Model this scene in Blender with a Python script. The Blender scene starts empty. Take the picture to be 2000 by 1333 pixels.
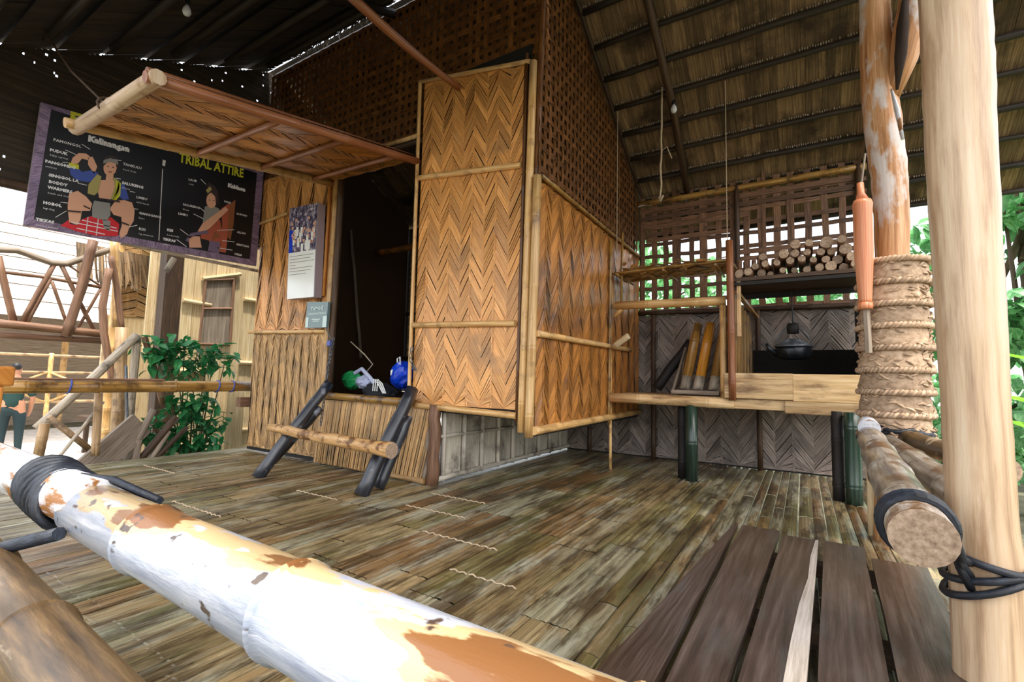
import bpy, math, random
import numpy as np
from mathutils import Vector, Matrix
random.seed(7)
S = bpy.context.scene
COL = S.collection
V = Vector
# ------------------------------------------------------------------ camera
FPX, CAMZ = 920.0, 0.95
_y, _p, _r = [math.radians(a) for a in (31.68, 4.57, 1.37)]
_F = V((-math.sin(_y)*math.cos(_p), math.cos(_y)*math.cos(_p), math.sin(_p)))
_R = V((math.cos(_y), math.sin(_y), 0)); _U = _R.cross(_F)
CR = _R*math.cos(_r) + _U*math.sin(_r); CU = _U*math.cos(_r) - _R*math.sin(_r)
CAM = V((0, 0, CAMZ))
cd = bpy.data.cameras.new('camera'); cam = bpy.data.objects.new('camera', cd); COL.objects.link(cam)
cd.sensor_width = 36; cd.lens = FPX/2000*36; cd.clip_start = 0.02; cd.clip_end = 300
cam.matrix_world = Matrix(((CR.x, CU.x, -_F.x, 0), (CR.y, CU.y, -_F.y, 0), (CR.z, CU.z, -_F.z, CAMZ), (0, 0, 0, 1)))
S.camera = cam
def ray(px, py): return CR*((px-1000)/FPX) - CU*((py-666.5)/FPX) + _F
def P(px, py, ax, v):
    d = ray(px, py); return CAM + d*((v-CAM[ax])/d[ax])
def D(px, py, dep): return CAM + ray(px, py)*dep
# ------------------------------------------------------------------ world, sun, exposure
S.view_settings.view_transform = 'Standard'; S.view_settings.look = 'None'
S.view_settings.exposure = 0.15; S.view_settings.gamma = 1.0; S.view_settings.use_curve_mapping = False
W = bpy.data.worlds.new('world'); S.world = W; W.use_nodes = True
nt = W.node_tree; nt.nodes.clear()
wo = nt.nodes.new('ShaderNodeOutputWorld'); bg = nt.nodes.new('ShaderNodeBackground')
sky = nt.nodes.new('ShaderNodeTexSky'); sky.sky_type = 'NISHITA'; sky.sun_disc = False
sky.sun_elevation = math.radians(52); sky.sun_rotation = math.radians(120); sky.dust_density = 4; sky.air_density = 1.0
mx = nt.nodes.new('ShaderNodeMixRGB'); mx.inputs[0].default_value = 0.72; mx.inputs[2].default_value = (1.0, .99, .97, 1)
mul = nt.nodes.new('ShaderNodeMixRGB'); mul.blend_type = 'MULTIPLY'; mul.inputs[0].default_value = 1; mul.inputs[2].default_value = (.35, .35, .35, 1)
nt.links.new(sky.outputs[0], mul.inputs[1]); nt.links.new(mul.outputs[0], mx.inputs[1]); nt.links.new(mx.outputs[0], bg.inputs[0])
bg.inputs[1].default_value = 2.1
nt.links.new(bg.outputs[0], wo.inputs[0])
sd = bpy.data.lights.new('sun', 'SUN'); sd.energy = 5.5; sd.angle = math.radians(3); sd.color = (1, .95, .86)
so = bpy.data.objects.new('sun', sd); COL.objects.link(so)
so.rotation_euler = V((.26, -.08, .96)).to_track_quat('Z', 'Y').to_euler()
if hasattr(S, 'cycles'):
    S.cycles.max_bounces = 8; S.cycles.diffuse_bounces = 5
# ------------------------------------------------------------------ materials
def lin(c):
    if isinstance(c, str): c = [int(c[i:i+2], 16)/255 for i in (0, 2, 4)]
    return tuple(((x/12.92) if x <= .04045 else ((x+.055)/1.055)**2.4) for x in c) + (1,)
MATS = {}
def mat(name, cols, rough=.6, fx=60, fy=4, bump=.3, dirt=None, dirt_s=3, dirt_lo=.5, dirt_hi=.65, tint=.35, metal=0, coat=0, spec=.5, emit=0, dscale=(1, 1, 1), trans=0):
    """streaked natural material: uv-stretched noise through cols, per-piece tint, dirt patches of their own shape"""
    m = bpy.data.materials.new(name); m.use_nodes = True; MATS[name] = m
    n = m.node_tree; N = n.nodes; L = n.links; b = N['Principled BSDF']
    uv = N.new('ShaderNodeUVMap'); uv.uv_map = 'UVMap'
    at = N.new('ShaderNodeAttribute'); at.attribute_name = 'tint'
    ofs = N.new('ShaderNodeVectorMath'); ofs.operation = 'MULTIPLY_ADD'
    cmb = N.new('ShaderNodeCombineXYZ')
    for i in range(3): L.new(at.outputs['Fac'], cmb.inputs[i])
    L.new(cmb.outputs[0], ofs.inputs[0]); ofs.inputs[1].default_value = (37, 53, 91); L.new(uv.outputs[0], ofs.inputs[2])
    mp = N.new('ShaderNodeMapping'); mp.inputs['Scale'].default_value = (fx, fy, 1); L.new(ofs.outputs[0], mp.inputs[0])
    no = N.new('ShaderNodeTexNoise'); no.inputs['Scale'].default_value = 1; no.inputs['Detail'].default_value = 5; no.inputs['Roughness'].default_value = .65
    L.new(mp.outputs[0], no.inputs[0])
    rp = N.new('ShaderNodeValToRGB'); L.new(no.outputs[0], rp.inputs[0])
    k = len(cols); el = rp.color_ramp.elements
    while len(el) < k: el.new(.5)
    for i, c in enumerate(cols):
        el[i].position = .3+.4*i/max(1, k-1); el[i].color = lin(c)
    hv = N.new('ShaderNodeHueSaturation')
    mr = N.new('ShaderNodeMapRange'); L.new(at.outputs['Fac'], mr.inputs[0]); mr.inputs[3].default_value = 1-tint; mr.inputs[4].default_value = 1+tint*.7
    L.new(mr.outputs[0], hv.inputs['Value']); L.new(rp.outputs[0], hv.inputs['Color'])
    out = hv.outputs[0]
    if dirt:
        tc = N.new('ShaderNodeTexCoord'); mp2 = N.new('ShaderNodeMapping'); mp2.inputs['Scale'].default_value = dscale
        L.new(tc.outputs['Object'], mp2.inputs[0])
        n2 = N.new('ShaderNodeTexNoise'); n2.inputs['Scale'].default_value = dirt_s; n2.inputs['Detail'].default_value = 6; n2.inputs['Roughness'].default_value = .6
        L.new(mp2.outputs[0], n2.inputs[0])
        r2 = N.new('ShaderNodeValToRGB'); r2.color_ramp.elements[0].position = dirt_lo; r2.color_ramp.elements[1].position = dirt_hi
        L.new(n2.outputs[0], r2.inputs[0])
        mx = N.new('ShaderNodeMixRGB'); L.new(r2.outputs[0], mx.inputs[0]); L.new(out, mx.inputs[1]); mx.inputs[2].default_value = lin(dirt)
        out = mx.outputs[0]
    L.new(out, b.inputs['Base Color'])
    b.inputs['Roughness'].default_value = rough; b.inputs['Metallic'].default_value = metal
    b.inputs['Coat Weight'].default_value = coat; b.inputs['Coat Roughness'].default_value = .25
    b.inputs['Specular IOR Level'].default_value = spec
    if bump:
        bp = N.new('ShaderNodeBump'); bp.inputs['Strength'].default_value = bump; bp.inputs['Distance'].default_value = .004
        L.new(no.outputs[0], bp.inputs['Height']); L.new(bp.outputs[0], b.inputs['Normal'])
    if trans:
        tr = N.new('ShaderNodeBsdfTranslucent'); L.new(out, tr.inputs[0]); ms = N.new('ShaderNodeMixShader'); ms.inputs[0].default_value = trans
        L.new(b.outputs[0], ms.inputs[1]); L.new(tr.outputs[0], ms.inputs[2]); L.new(ms.outputs[0], N['Material Output'].inputs[0])
    return m
def flat(name, c, rough=.5, metal=0, coat=0, spec=.5, bump=0):
    return mat(name, [c, c], rough, 20, 20, bump, tint=0, metal=metal, coat=coat, spec=spec)
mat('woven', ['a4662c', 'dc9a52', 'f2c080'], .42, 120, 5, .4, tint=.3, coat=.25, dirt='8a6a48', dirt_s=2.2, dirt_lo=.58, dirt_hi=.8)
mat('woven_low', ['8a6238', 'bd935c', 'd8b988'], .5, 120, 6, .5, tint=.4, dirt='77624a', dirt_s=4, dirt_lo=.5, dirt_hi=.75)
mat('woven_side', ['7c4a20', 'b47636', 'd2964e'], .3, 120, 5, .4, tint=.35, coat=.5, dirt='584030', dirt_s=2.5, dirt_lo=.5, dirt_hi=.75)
mat('woven_grey', ['544a44', '80736a', 'a69a90'], .5, 90, 6, .5, tint=.4, dirt='463c36', dirt_s=3, dirt_lo=.5, dirt_hi=.75)
mat('lattice', ['3c2410', '643e1c', '8a5a2a'], .45, 90, 5, .3, tint=.35, coat=.15)
mat('lattice_grey', ['462e20', '705038', '906a4c'], .5, 90, 5, .3, tint=.4)
mat('bamboo', ['a87a40', 'cfa468', 'e0bf88'], .38, 70, 2.5, .3, tint=.2, coat=.2, dirt='7d5a35', dirt_s=5, dirt_lo=.52, dirt_hi=.72)
mat('bamboo_out', ['7c6040', 'a48660', 'c4a884'], .5, 60, 2.5, .4, tint=.25, dirt='5c4630', dirt_s=5)
mat('bamboo_red', ['6b3d24', '8c5634', 'a66f48'], .4, 70, 2.5, .3, tint=.2)
mat('bamboo_brown', ['6a4a22', '9c7436', 'b8914c'], .35, 60, 2, .3, tint=.25, coat=.3, dirt='4e3517', dirt_s=5, dirt_lo=.5, dirt_hi=.65)
mat('bamboo_green', ['15251f', '22382e', '3c584c'], .3, 60, 2, .15, tint=.15, coat=.3)
mat('bamboo_gold', ['a86a1c', 'd18c2c', 'e0a648'], .35, 60, 2, .2, tint=.25, coat=.2)
mat('bamboo_grey', ['7c7264', 'a89c8a', 'c4b9a6'], .6, 60, 3, .4, tint=.3, dirt='5b5148', dirt_s=6)
mat('peeled', ['b4b8c0', 'ccd0d8', 'e0e4ea'], .35, 40, 6, .5, tint=.05, coat=.3, dirt='8c6036', dirt_s=4.6, dirt_lo=.52, dirt_hi=.57, dscale=(.5, 2.6, 2.6))
mat('peeled_brown', ['2e2212', '4e3b22', '705836'], .45, 40, 4, .5, tint=.1, coat=.2, dirt='8c7c64', dirt_s=5, dirt_lo=.58, dirt_hi=.64, dscale=(.6, 2.5, 2.5))
mat('cut_end', ['7a6250', 'a48c74', 'c0a890'], .7, 60, 60, .4, tint=.2)
mat('rail_grey', ['77685a', 'a39684', 'cfc8bc'], .28, 40, 4, .5, tint=.1, coat=.4, dirt='6d4f33', dirt_s=6, dirt_lo=.5, dirt_hi=.6)
mat('post_wood', ['8c5c34', 'bc8858', 'd8b088'], .55, 40, 2.5, .9, tint=.2, dirt='d4cac4', dirt_s=3.2, dirt_lo=.52, dirt_hi=.60, dscale=(2, 2, .7))
mat('pillar_wood', ['94765a', 'c8ab8a', 'dac6aa'], .42, 26, 1.2, .8, tint=.1, coat=.2, dirt='8c6440', dirt_s=3, dirt_lo=.54, dirt_hi=.74, dscale=(4, 4, .5))
mat('hollow', ['1c130c', '3a281a'], .9, 40, 3, .8, tint=0)
mat('black_log', ['14161c', '242832', '3a404c'], .3, 40, 4, .9, tint=.2, coat=.4, dirt='6a6e78', dirt_s=9, dirt_lo=.6, dirt_hi=.66)
mat('rung_wood', ['9a7040', 'c79a60', 'dcb888'], .5, 30, 3, .6, tint=.1, dirt='6f4a28', dirt_s=8, dirt_lo=.52, dirt_hi=.62)
mat('counter_wood', ['a07c50', 'c9a878', 'dfc59c'], .5, 50, 2, .4, tint=.25, dirt='7c5c3c', dirt_s=3, dirt_lo=.52, dirt_hi=.7, dscale=(1, 1, 4))
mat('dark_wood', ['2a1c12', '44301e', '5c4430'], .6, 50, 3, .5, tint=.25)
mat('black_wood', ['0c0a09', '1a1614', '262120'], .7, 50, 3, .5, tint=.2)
mat('plank', ['2c221c', '483a32', '665850'], .3, 40, 2.2, .6, tint=.22, coat=.35, dirt='55504c', dirt_s=4, dirt_lo=.52, dirt_hi=.72, dscale=(3, .7, 1))
mat('floor_slat', ['3c301c', '7c6c4a', 'b8a984'], .34, 130, 1.0, .7, tint=.45, coat=.25, dirt='7e5830', dirt_s=1.3, dirt_lo=.52, dirt_hi=.7, dscale=(3.2, .55, 1))
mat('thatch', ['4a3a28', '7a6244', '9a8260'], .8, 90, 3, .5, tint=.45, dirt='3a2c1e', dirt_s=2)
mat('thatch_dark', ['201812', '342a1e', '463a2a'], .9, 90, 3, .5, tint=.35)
mat('thatch_far', ['a09484', 'c8bcae', 'e0d6cc'], .9, 60, 3, .5, tint=.2)
mat('purlin', ['1c1610', '2e251b', '40352a'], .6, 60, 3, .4, tint=.2)
mat('stitch', ['5f5242', '8e8070', 'b0a594'], .7, 40, 70, .3, tint=.4)
mat('pale_board', ['b89c6c', 'd8c094', 'e8d8b4'], .7, 60, 2, .4, tint=.2, dirt='a08c74', dirt_s=3, dirt_lo=.56, dirt_hi=.75)
mat('grey_panel', ['b0a898', 'd0c8b8', 'e6ded0'], .7, 60, 2, .4, tint=.25, dirt='645a50', dirt_s=3)
mat('grey_wood', ['6c5e50', '8e8070', 'a89a88'], .7, 50, 2.5, .4, tint=.25)
mat('stick_wood', ['5c4030', '7e5c44', '96725a'], .6, 50, 3, .5, tint=.2)
mat('clay', ['b45c34', 'd8885c', 'ecb490'], .45, 70, 1.0, .3, tint=.1, coat=.2)
mat('rope', ['8c745c', 'b69a7e', 'ccb49a'], .85, 30, 40, .8, tint=.3)
mat('twine', ['a08c70', 'c8b498'], .9, 30, 60, .5, tint=.1)
mat('black_cord', ['10141a', '1c222c', '2c3440'], .5, 80, 30, .6, tint=.2)
mat('iron', ['1a1c20', '2c3036', '44484e'], .35, 20, 20, .3, tint=.1, metal=.6)
mat('iron_worn', ['4c525a', '7a828a'], .35, 30, 10, .3, tint=.1, metal=.5)
mat('soot', ['0a0908', '16130f'], .9, 20, 20, .3, tint=.1)
flat('blue_plastic', '0a3ec8', .3, spec=.6); flat('green_plastic', '1a8a4a', .35); flat('white_cloth', 'b4bcd8', .8); flat('dark_cloth', '10141c', .8)
flat('print_black', '0b0d14', .35); flat('skin_print', 'd8a488', .5); flat('skin_shade', 'b47c5c', .5); flat('print_red', 'c8202c', .5); flat('print_white', 'dcdce0', .4)
flat('print_yellow', 'c8c828', .5); flat('print_olive', 'a39a5c', .5); flat('print_blue', '3a50a0', .5); flat('print_grey', '8a8a88', .5); flat('print_rust', 'a8543c', .5)
flat('print_mauve', '6c5c78', .5); flat('print_darkhair', '34262a', .5); flat('card_white', 'f0f4f2', .15, spec=.6, coat=.5); flat('card_edge', '9a8c94', .3); flat('plaque', '6c8488', .3, coat=.3); flat('plaque_light', 'c4dcd8', .3)
flat('lock_blue', '3c50a0', .3); flat('bulb_glass', 'dcdce4', .15, coat=.6); flat('bulb_cap', '1c1c1e', .5)
mat('border_print', ['3c3048', '7c6888', 'b0a0b4'], .5, 14, 90, 0, tint=.3)
mat('crowd_print', ['14141c', '5c5470', 'd8d0d8'], .3, 28, 22, 0, tint=0)
mat('orange_wood', ['9c5c20', 'c07c34', 'd49448'], .5, 40, 3, .3, tint=.1)
mat('leaf', ['1c5a34', '2c8048', '54a45c'], .45, 30, 8, .2, tint=.4, trans=.3)
mat('leaf_bright', ['4c8c2c', '86c43c', 'b8e85c'], .45, 30, 8, .2, tint=.4, trans=.5)
mat('leaf_tree', ['4c8c50', '84c484', 'c0e4b0'], .5, 30, 8, .2, tint=.45, trans=.4)
mat('stem', ['3c3c20', '5c5a34'], .7, 30, 5, .3)
mat('trunk', ['4c3c2c', '74604c'], .8, 30, 5, .6)
mat('ground', ['3a3a2a', '5a5844', '76705c'], .9, 4, 4, .3, tint=.1)
mat('soil', ['2e261e', '4c4034', '685a4a'], .95, 6, 6, .6, tint=.2)
flat('skin', 'a8765a', .6); flat('hair', '0c0a0a', .5); flat('shirt_green', '123430', .9); flat('trousers_dark', '0e2428', .9); flat('shirt_blue', '3c4c94', .9); flat('shirt_pale', 'c4c8d0', .9); flat('jeans', '2c3444', .9); flat('shirt_red', '8c3434', .9)
mat('pavement', ['b4aea6', 'd0cac2', 'e4ded6'], .85, 6, 6, .3, tint=.1)
mat('peeled_rail', ['8a94a8', 'a8b0be', 'c4c8d0'], .3, 30, 5, .6, tint=.05, coat=.3)
def _rail(m):      # brown skin left along one side of the culm, its edge ragged
    N, L = m.node_tree.nodes, m.node_tree.links; b = N['Principled BSDF']; src = b.inputs['Base Color'].links[0].from_socket
    uv = N.new('ShaderNodeUVMap'); uv.uv_map = 'UVMap'; sx = N.new('ShaderNodeSeparateXYZ'); L.new(uv.outputs[0], sx.inputs[0])
    def mth(op, a, b_):
        n = N.new('ShaderNodeMath'); n.operation = op
        for i, v in enumerate((a, b_)):
            if v is None: continue
            if isinstance(v, (int, float)): n.inputs[i].default_value = v
            else: L.new(v, n.inputs[i])
        return n.outputs[0]
    co = mth('COSINE', mth('SUBTRACT', mth('DIVIDE', sx.outputs[0], .0745), 2.0), None)
    tc = N.new('ShaderNodeTexCoord')
    def noise(sc, s_, dt):
        mp = N.new('ShaderNodeMapping'); mp.inputs['Scale'].default_value = s_; L.new(tc.outputs['Object'], mp.inputs[0])
        n = N.new('ShaderNodeTexNoise'); n.inputs['Scale'].default_value = sc; n.inputs['Detail'].default_value = dt; L.new(mp.outputs[0], n.inputs[0]); return n.outputs[0]
    f = mth('ADD', mth('MULTIPLY', co, .42), mth('MULTIPLY', mth('SUBTRACT', noise(5, (.6, 2.2, 2.2), 6), .5), 2.6))
    for th, c in ((.16, 'bfa67c'), (.36, '7a5230')):
        rp = N.new('ShaderNodeValToRGB'); rp.color_ramp.elements[0].position = th; rp.color_ramp.elements[1].position = th+.05; L.new(f, rp.inputs[0])
        mx = N.new('ShaderNodeMixRGB'); L.new(rp.outputs[0], mx.inputs[0]); L.new(src, mx.inputs[1]); mx.inputs[2].default_value = lin(c); src = mx.outputs[0]
    rp = N.new('ShaderNodeValToRGB'); rp.color_ramp.elements[0].position = .64; rp.color_ramp.elements[1].position = .68; L.new(noise(16, (1, 1.6, 1.6), 3), rp.inputs[0])
    mx = N.new('ShaderNodeMixRGB'); L.new(rp.outputs[0], mx.inputs[0]); L.new(src, mx.inputs[1]); mx.inputs[2].default_value = lin('4a3c34'); L.new(mx.outputs[0], b.inputs['Base Color'])
_rail(MATS['peeled_rail'])
# ------------------------------------------------------------------ mesh builder
ORG = {}
def rnd(a=0, b=1): return random.uniform(a, b)
def frame(d):
    d = d.normalized(); a = V((0, 0, 1)) if abs(d.z) < .9 else V((1, 0, 0))
    s = d.cross(a).normalized(); return s, s.cross(d).normalized()
class MB:
    def __init__(s): s.v = []; s.f = []; s.uv = []; s.t = []; s.mi = []; s.m = 0
    def poly(s, pts, uvs=None, t=None, idx=None):
        if idx is None:
            b = len(s.v); s.v += [V(p) for p in pts]; idx = list(range(b, b+len(pts)))
        s.f.append(idx); s.uv.append(uvs or [(0, 0)]*len(idx)); s.t.append(rnd() if t is None else t); s.mi.append(s.m)
    def tube(s, pts, r, n=10, cap=True, t=None, rough=0, squash=1, capm=None):
        pts = [V(p) for p in pts]; k = len(pts); rs = r if isinstance(r, (list, tuple)) else [r]*k
        t = rnd() if t is None else t; base = len(s.v); L = 0; Ls = []
        sd = None
        for i, p in enumerate(pts):
            d = (pts[min(i+1, k-1)]-pts[max(i-1, 0)])
            if d.length < 1e-9: d = V((0, 0, 1))
            d.normalize()
            if sd is None: sd, up = frame(d)
            else:
                sd = (sd-d*sd.dot(d)).normalized(); up = sd.cross(d).normalized()
            if i: L += (pts[i]-pts[i-1]).length
            Ls.append(L)
            for j in range(n):
                a = 2*math.pi*j/n; rr = rs[i]*(1+(rnd(-rough, rough) if rough else 0))
                s.v.append(p+sd*math.cos(a)*rr+up*math.sin(a)*rr*squash)
        for i in range(k-1):
            for j in range(n):
                a = base+i*n+j; b = base+i*n+(j+1) % n; c = b+n; d = a+n
                u0, u1 = 2*math.pi*max(rs)*j/n, 2*math.pi*max(rs)*(j+1)/n
                s.f.append([a, b, c, d]); s.uv.append([(u0, Ls[i]), (u1, Ls[i]), (u1, Ls[i+1]), (u0, Ls[i+1])]); s.t.append(t); s.mi.append(s.m)
        if cap:
            om = s.m
            if capm is not None: s.m = capm
            for e, o in ((0, True), (k-1, False)):
                ids = [base+e*n+j for j in range(n)]
                uv = [(rs[e]*math.cos(2*math.pi*j/n), rs[e]*math.sin(2*math.pi*j/n)) for j in range(n)]
                if not o: pass
                else: ids = ids[::-1]; uv = uv[::-1]
                s.poly(None, uv, t, ids)
            s.m = om
    def bamboo(s, a, b, r, node=.33, n=12, t=None, bend=0, cap=True, capm=None, r2=None):
        a, b = V(a), V(b); L = (b-a).length; d = (b-a)/L; sd, up = frame(d)
        r2 = r if r2 is None else r2; zs = [0]; z = node*rnd(.3, .9)
        prof = [(0, 1)]
        while z < L-.03:
            w = min(.012, r*.35)
            prof += [(z-w*1.6, 1), (z-w*.6, 1.0+.09), (z, .97), (z+w*.6, 1.08), (z+w*1.7, 1)]
            z += node*rnd(.85, 1.15)
        prof.append((L, 1))
        prof = sorted((min(max(q, 0), L), k) for q, k in prof)
        out = []
        for q, k in prof:
            if out and q-out[-1][0] < 1e-4: continue
            out.append((q, k))
        pts = [a+d*q+up*bend*math.sin(math.pi*q/L) for q, k in out]
        s.tube(pts, [(r+(r2-r)*q/L)*k for q, k in out], n, cap, t, capm=capm)
    def box(s, c, size, rot=None, t=None, ax=None):
        c = V(c); h = V(size)*.5; t = rnd() if t is None else t
        ax = ax if ax is not None else max(range(3), key=lambda i: size[i])
        o = [i for i in range(3) if i != ax]
        cs = [V((x*h.x, y*h.y, z*h.z)) for x in (-1, 1) for y in (-1, 1) for z in (-1, 1)]
        base = len(s.v)
        for p in cs: s.v.append(c+(rot@p if rot is not None else p))
        for ids in ((0, 1, 3, 2), (4, 6, 7, 5), (0, 4, 5, 1), (2, 3, 7, 6), (0, 2, 6, 4), (1, 5, 7, 3)):
            uv = []
            for i in ids:
                p = cs[i]; uv.append((p[o[0]]+p[o[1]], p[ax]))
            s.f.append([base+i for i in ids]); s.uv.append(uv); s.t.append(t); s.mi.append(s.m)
    def beam(s, a, b, w, h, up=(0, 0, 1), t=None):
        a, b = V(a), V(b); d = (b-a); L = d.length; d.normalize(); up = V(up)
        sd = d.cross(up).normalized(); u2 = sd.cross(d)
        s.box((a+b)/2, (w, L, h), Matrix((sd, d, u2)).transposed(), t, 1)
    def lathe(s, c, prof, n=20, axis=(0, 0, 1), t=None, cap=True):
        ax = V(axis).normalized(); c = V(c)
        s.tube([c+ax*z for r, z in prof], [max(r, .0005) for r, z in prof], n, cap, t)
    def text(s, txt, size, o, right, up, t=.5, align='LEFT', bold=0, xs=1):
        cu = bpy.data.curves.new('lettering', 'FONT'); cu.body = txt; cu.size = size; cu.align_x = align; cu.resolution_u = 1; cu.offset = bold
        ob = bpy.data.objects.new('lettering', cu); COL.objects.link(ob)
        dg = bpy.context.evaluated_depsgraph_get(); me = bpy.data.meshes.new_from_object(ob.evaluated_get(dg))
        R_, U_ = V(right).normalized(), V(up).normalized()
        b = len(s.v); s.v += [V(o)+R_*q.co.x*xs+U_*q.co.y for q in me.vertices]
        for p in me.polygons:
            s.poly(None, None, t, [b+i for i in p.vertices])
        bpy.data.objects.remove(ob); bpy.data.curves.remove(cu); bpy.data.meshes.remove(me)
    def build(s, name, mats, parent=None, smooth=False, loc=None, bevel=0):
        me = bpy.data.meshes.new(name)
        org = ORG[parent.name] if parent else (V(loc) if loc is not None else V((0, 0, 0)))
        me.from_pydata([p-org for p in s.v], [], s.f)
        ul = me.uv_layers.new(name='UVMap')
        ul.data.foreach_set('uv', [c for fuv in s.uv for q in fuv for c in q])
        at = me.attributes.new('tint', 'FLOAT', 'FACE'); at.data.foreach_set('value', s.t)
        for m in ([mats] if isinstance(mats, str) else mats): me.materials.append(MATS[m])
        me.polygons.foreach_set('material_index', s.mi)
        if smooth: me.polygons.foreach_set('use_smooth', [len(f) <= 4 for f in s.f])
        me.validate(); me.update()
        o = bpy.data.objects.new(name, me); COL.objects.link(o)
        if parent: o.parent = parent; ORG[o.name] = org
        else: o.location = org; ORG[o.name] = org
        if bevel:
            bm = o.modifiers.new('bevel', 'BEVEL'); bm.width = bevel; bm.segments = 2; bm.limit_method = 'ANGLE'
        return o
def tag(o, label=None, cat=None, group=None, kind=None):
    if label: o['label'] = label
    if cat: o['category'] = cat
    if group: o['group'] = group
    if kind: o['kind'] = kind
    return o
def thing(name, loc, label=None, cat=None, group=None, kind=None):
    o = bpy.data.objects.new(name, None); COL.objects.link(o); o.location = loc; o.empty_display_size = .1
    ORG[o.name] = V(loc); return tag(o, label, cat, group, kind)
def struct(name, loc=(0, 0, 0), label=None): return thing(name, loc, label, None, None, 'structure')
def copy_tree(o, loc, rot=None):
    c = o.copy(); COL.objects.link(c); c.location = loc
    if rot is not None: c.rotation_euler = rot
    for ch in list(o.children):
        k = ch.copy(); COL.objects.link(k); k.parent = c
    return c
# woven herringbone: columns of slanted splits laid over a thin dark backing
def woven(mb, o, U, Vv, w, h, cw, pitch, ang, lift=.006, fill=.92, jit=.12, topfun=None, split=0):
    o, U, Vv = V(o), V(U).normalized(), V(Vv).normalized(); Nn = U.cross(Vv).normalized()
    cols = max(1, round(w/cw)); cw = w/cols; rise = cw*math.tan(ang); ln = math.hypot(cw, rise)
    for c in range(cols):
        sg = 1 if c % 2 == 0 else -1; u0, u1 = c*cw, (c+1)*cw
        z = -rise-pitch*rnd(0, 1)
        while z < h+rise:
            p = pitch*(1+rnd(-jit, jit)); t = rnd()
            fl = fill*p*rnd(.9, 1.04)
            subs = 1 if rnd() > split else 3
            for q in range(subs):
                a, b = z+fl*q/subs, z+fl*(q+.88 if subs > 1 else 1)/subs
                lo = (a, a+rise) if sg > 0 else (a+rise, a); hi = (b, b+rise) if sg > 0 else (b+rise, b)
                e = .012
                uu0, uu1 = max(0, u0-e), min(w, u1+e)
                pts = [(uu0, lo[0]), (uu1, lo[1]), (uu1, hi[1]), (uu0, hi[0])]
                tops = [(topfun(x[0]) if topfun else h) for x in pts]
                if all(x[1] <= 0 for x in pts) or all(x[1] >= tp for x, tp in zip(pts, tops)): continue
                pc = [(x[0], min(max(x[1], 0), tp)) for x, tp in zip(pts, tops)]
                dd = [lift*.1, lift, lift*.75, 0] if sg > 0 else [lift, lift*.1, 0, lift*.75]
                k = rnd(0, .002)
                mb.poly([o+U*x+Vv*y+Nn*(dz+k) for (x, y), dz in zip(pc, dd)], [(a, 0), (a, ln), (b, ln), (b, 0)], min(1, max(0, t+rnd(-.1, .1))))
            z += p
def lattice(mb, o, U, Vv, w, topfun, cw, gap, rw, rgap, th=.004, double=False, botfun=None, jit=.004):
    o, U, Vv = V(o), V(U).normalized(), V(Vv).normalized(); Nn = U.cross(Vv).normalized()
    bf = botfun or (lambda x: 0)
    def strip(pts, sidev, wd, t):
        L = 0
        for i in range(len(pts)-1):
            a, b = pts[i], pts[i+1]; l2 = L+(b-a).length
            for s_ in (1, -1):
                q = [a+sidev*wd/2, b+sidev*wd/2, b-sidev*wd/2, a-sidev*wd/2]
                q = [x+Nn*s_*th/2 for x in q]
                mb.poly(q if s_ > 0 else q[::-1], [(0, L), (0, l2), (wd, l2), (wd, L)] if s_ > 0 else [(wd, L), (wd, l2), (0, l2), (0, L)], t)
            L = l2
    x = cw/2; us = []
    while x < w: us.append(x+rnd(-jit, jit)); x += cw+gap
    hmax = max(topfun(q/20*w) for q in range(21))
    y = rw/2+min(bf(q/20*w) for q in range(21)); vs = []
    while y < hmax: vs.append(y+rnd(-jit, jit)); y += rw+rgap
    for i, u in enumerate(us):
        tp, b0 = topfun(u), bf(u); pts = [o+U*u+Vv*b0]
        for j, y in enumerate(vs):
            if b0 < y < tp: pts.append(o+U*(u+rnd(-jit, jit)*.5)+Vv*y+Nn*(.004 if (i+j) % 2 else -.004))
        pts.append(o+U*u+Vv*tp)
        strip(pts, U, cw*rnd(.85, 1.05), rnd())
    for j, y in enumerate(vs):
        seg = [u for u in us if bf(u) < y < topfun(u)]
        if len(seg) < 2: continue
        pts = [o+U*max(0, seg[0]-cw)+Vv*y]+[o+U*u+Vv*(y+rnd(-jit, jit)*.5)+Nn*(-.004 if (us.index(u)+j) % 2 else .004) for u in seg]+[o+U*min(w, seg[-1]+cw)+Vv*y]
        strip(pts, Vv, rw*rnd(.85, 1.05), rnd())
def blob(mb, c, r, n=14, m=8, noise=.15, t=None):
    c = V(c); base = len(mb.v); t = rnd() if t is None else t
    for i in range(m+1):
        th = math.pi*i/m
        for j in range(n):
            ph = 2*math.pi*j/n; k = 1+rnd(-noise, noise)
            mb.v.append(c+V((r[0]*math.sin(th)*math.cos(ph)*k, r[1]*math.sin(th)*math.sin(ph)*k, -r[2]*math.cos(th)*k)))
    for i in range(m):
        for j in range(n):
            a = base+i*n+j; b = base+i*n+(j+1) % n
            mb.poly(None, [(j/n, i/m), ((j+1)/n, i/m), ((j+1)/n, (i+1)/m), (j/n, (i+1)/m)], t, [a, b, b+n, a+n])
# ------------------------------------------------------------------ key dimensions
XL, XR, XB = -5.80, -1.80, -2.80      # hut left, hut right overhang, hut base corner
YF, YB = 3.28, 6.05                   # hut front wall, back wall
XE = 0.58                             # right edge of the platform
ZS = 0.72                             # door sill
def zA(y): return 4.92-.56*(y-3.4)    # back slope of the roof
def zF(y): return 4.92-.485*(3.4-y)   # front slope of the roof
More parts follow.
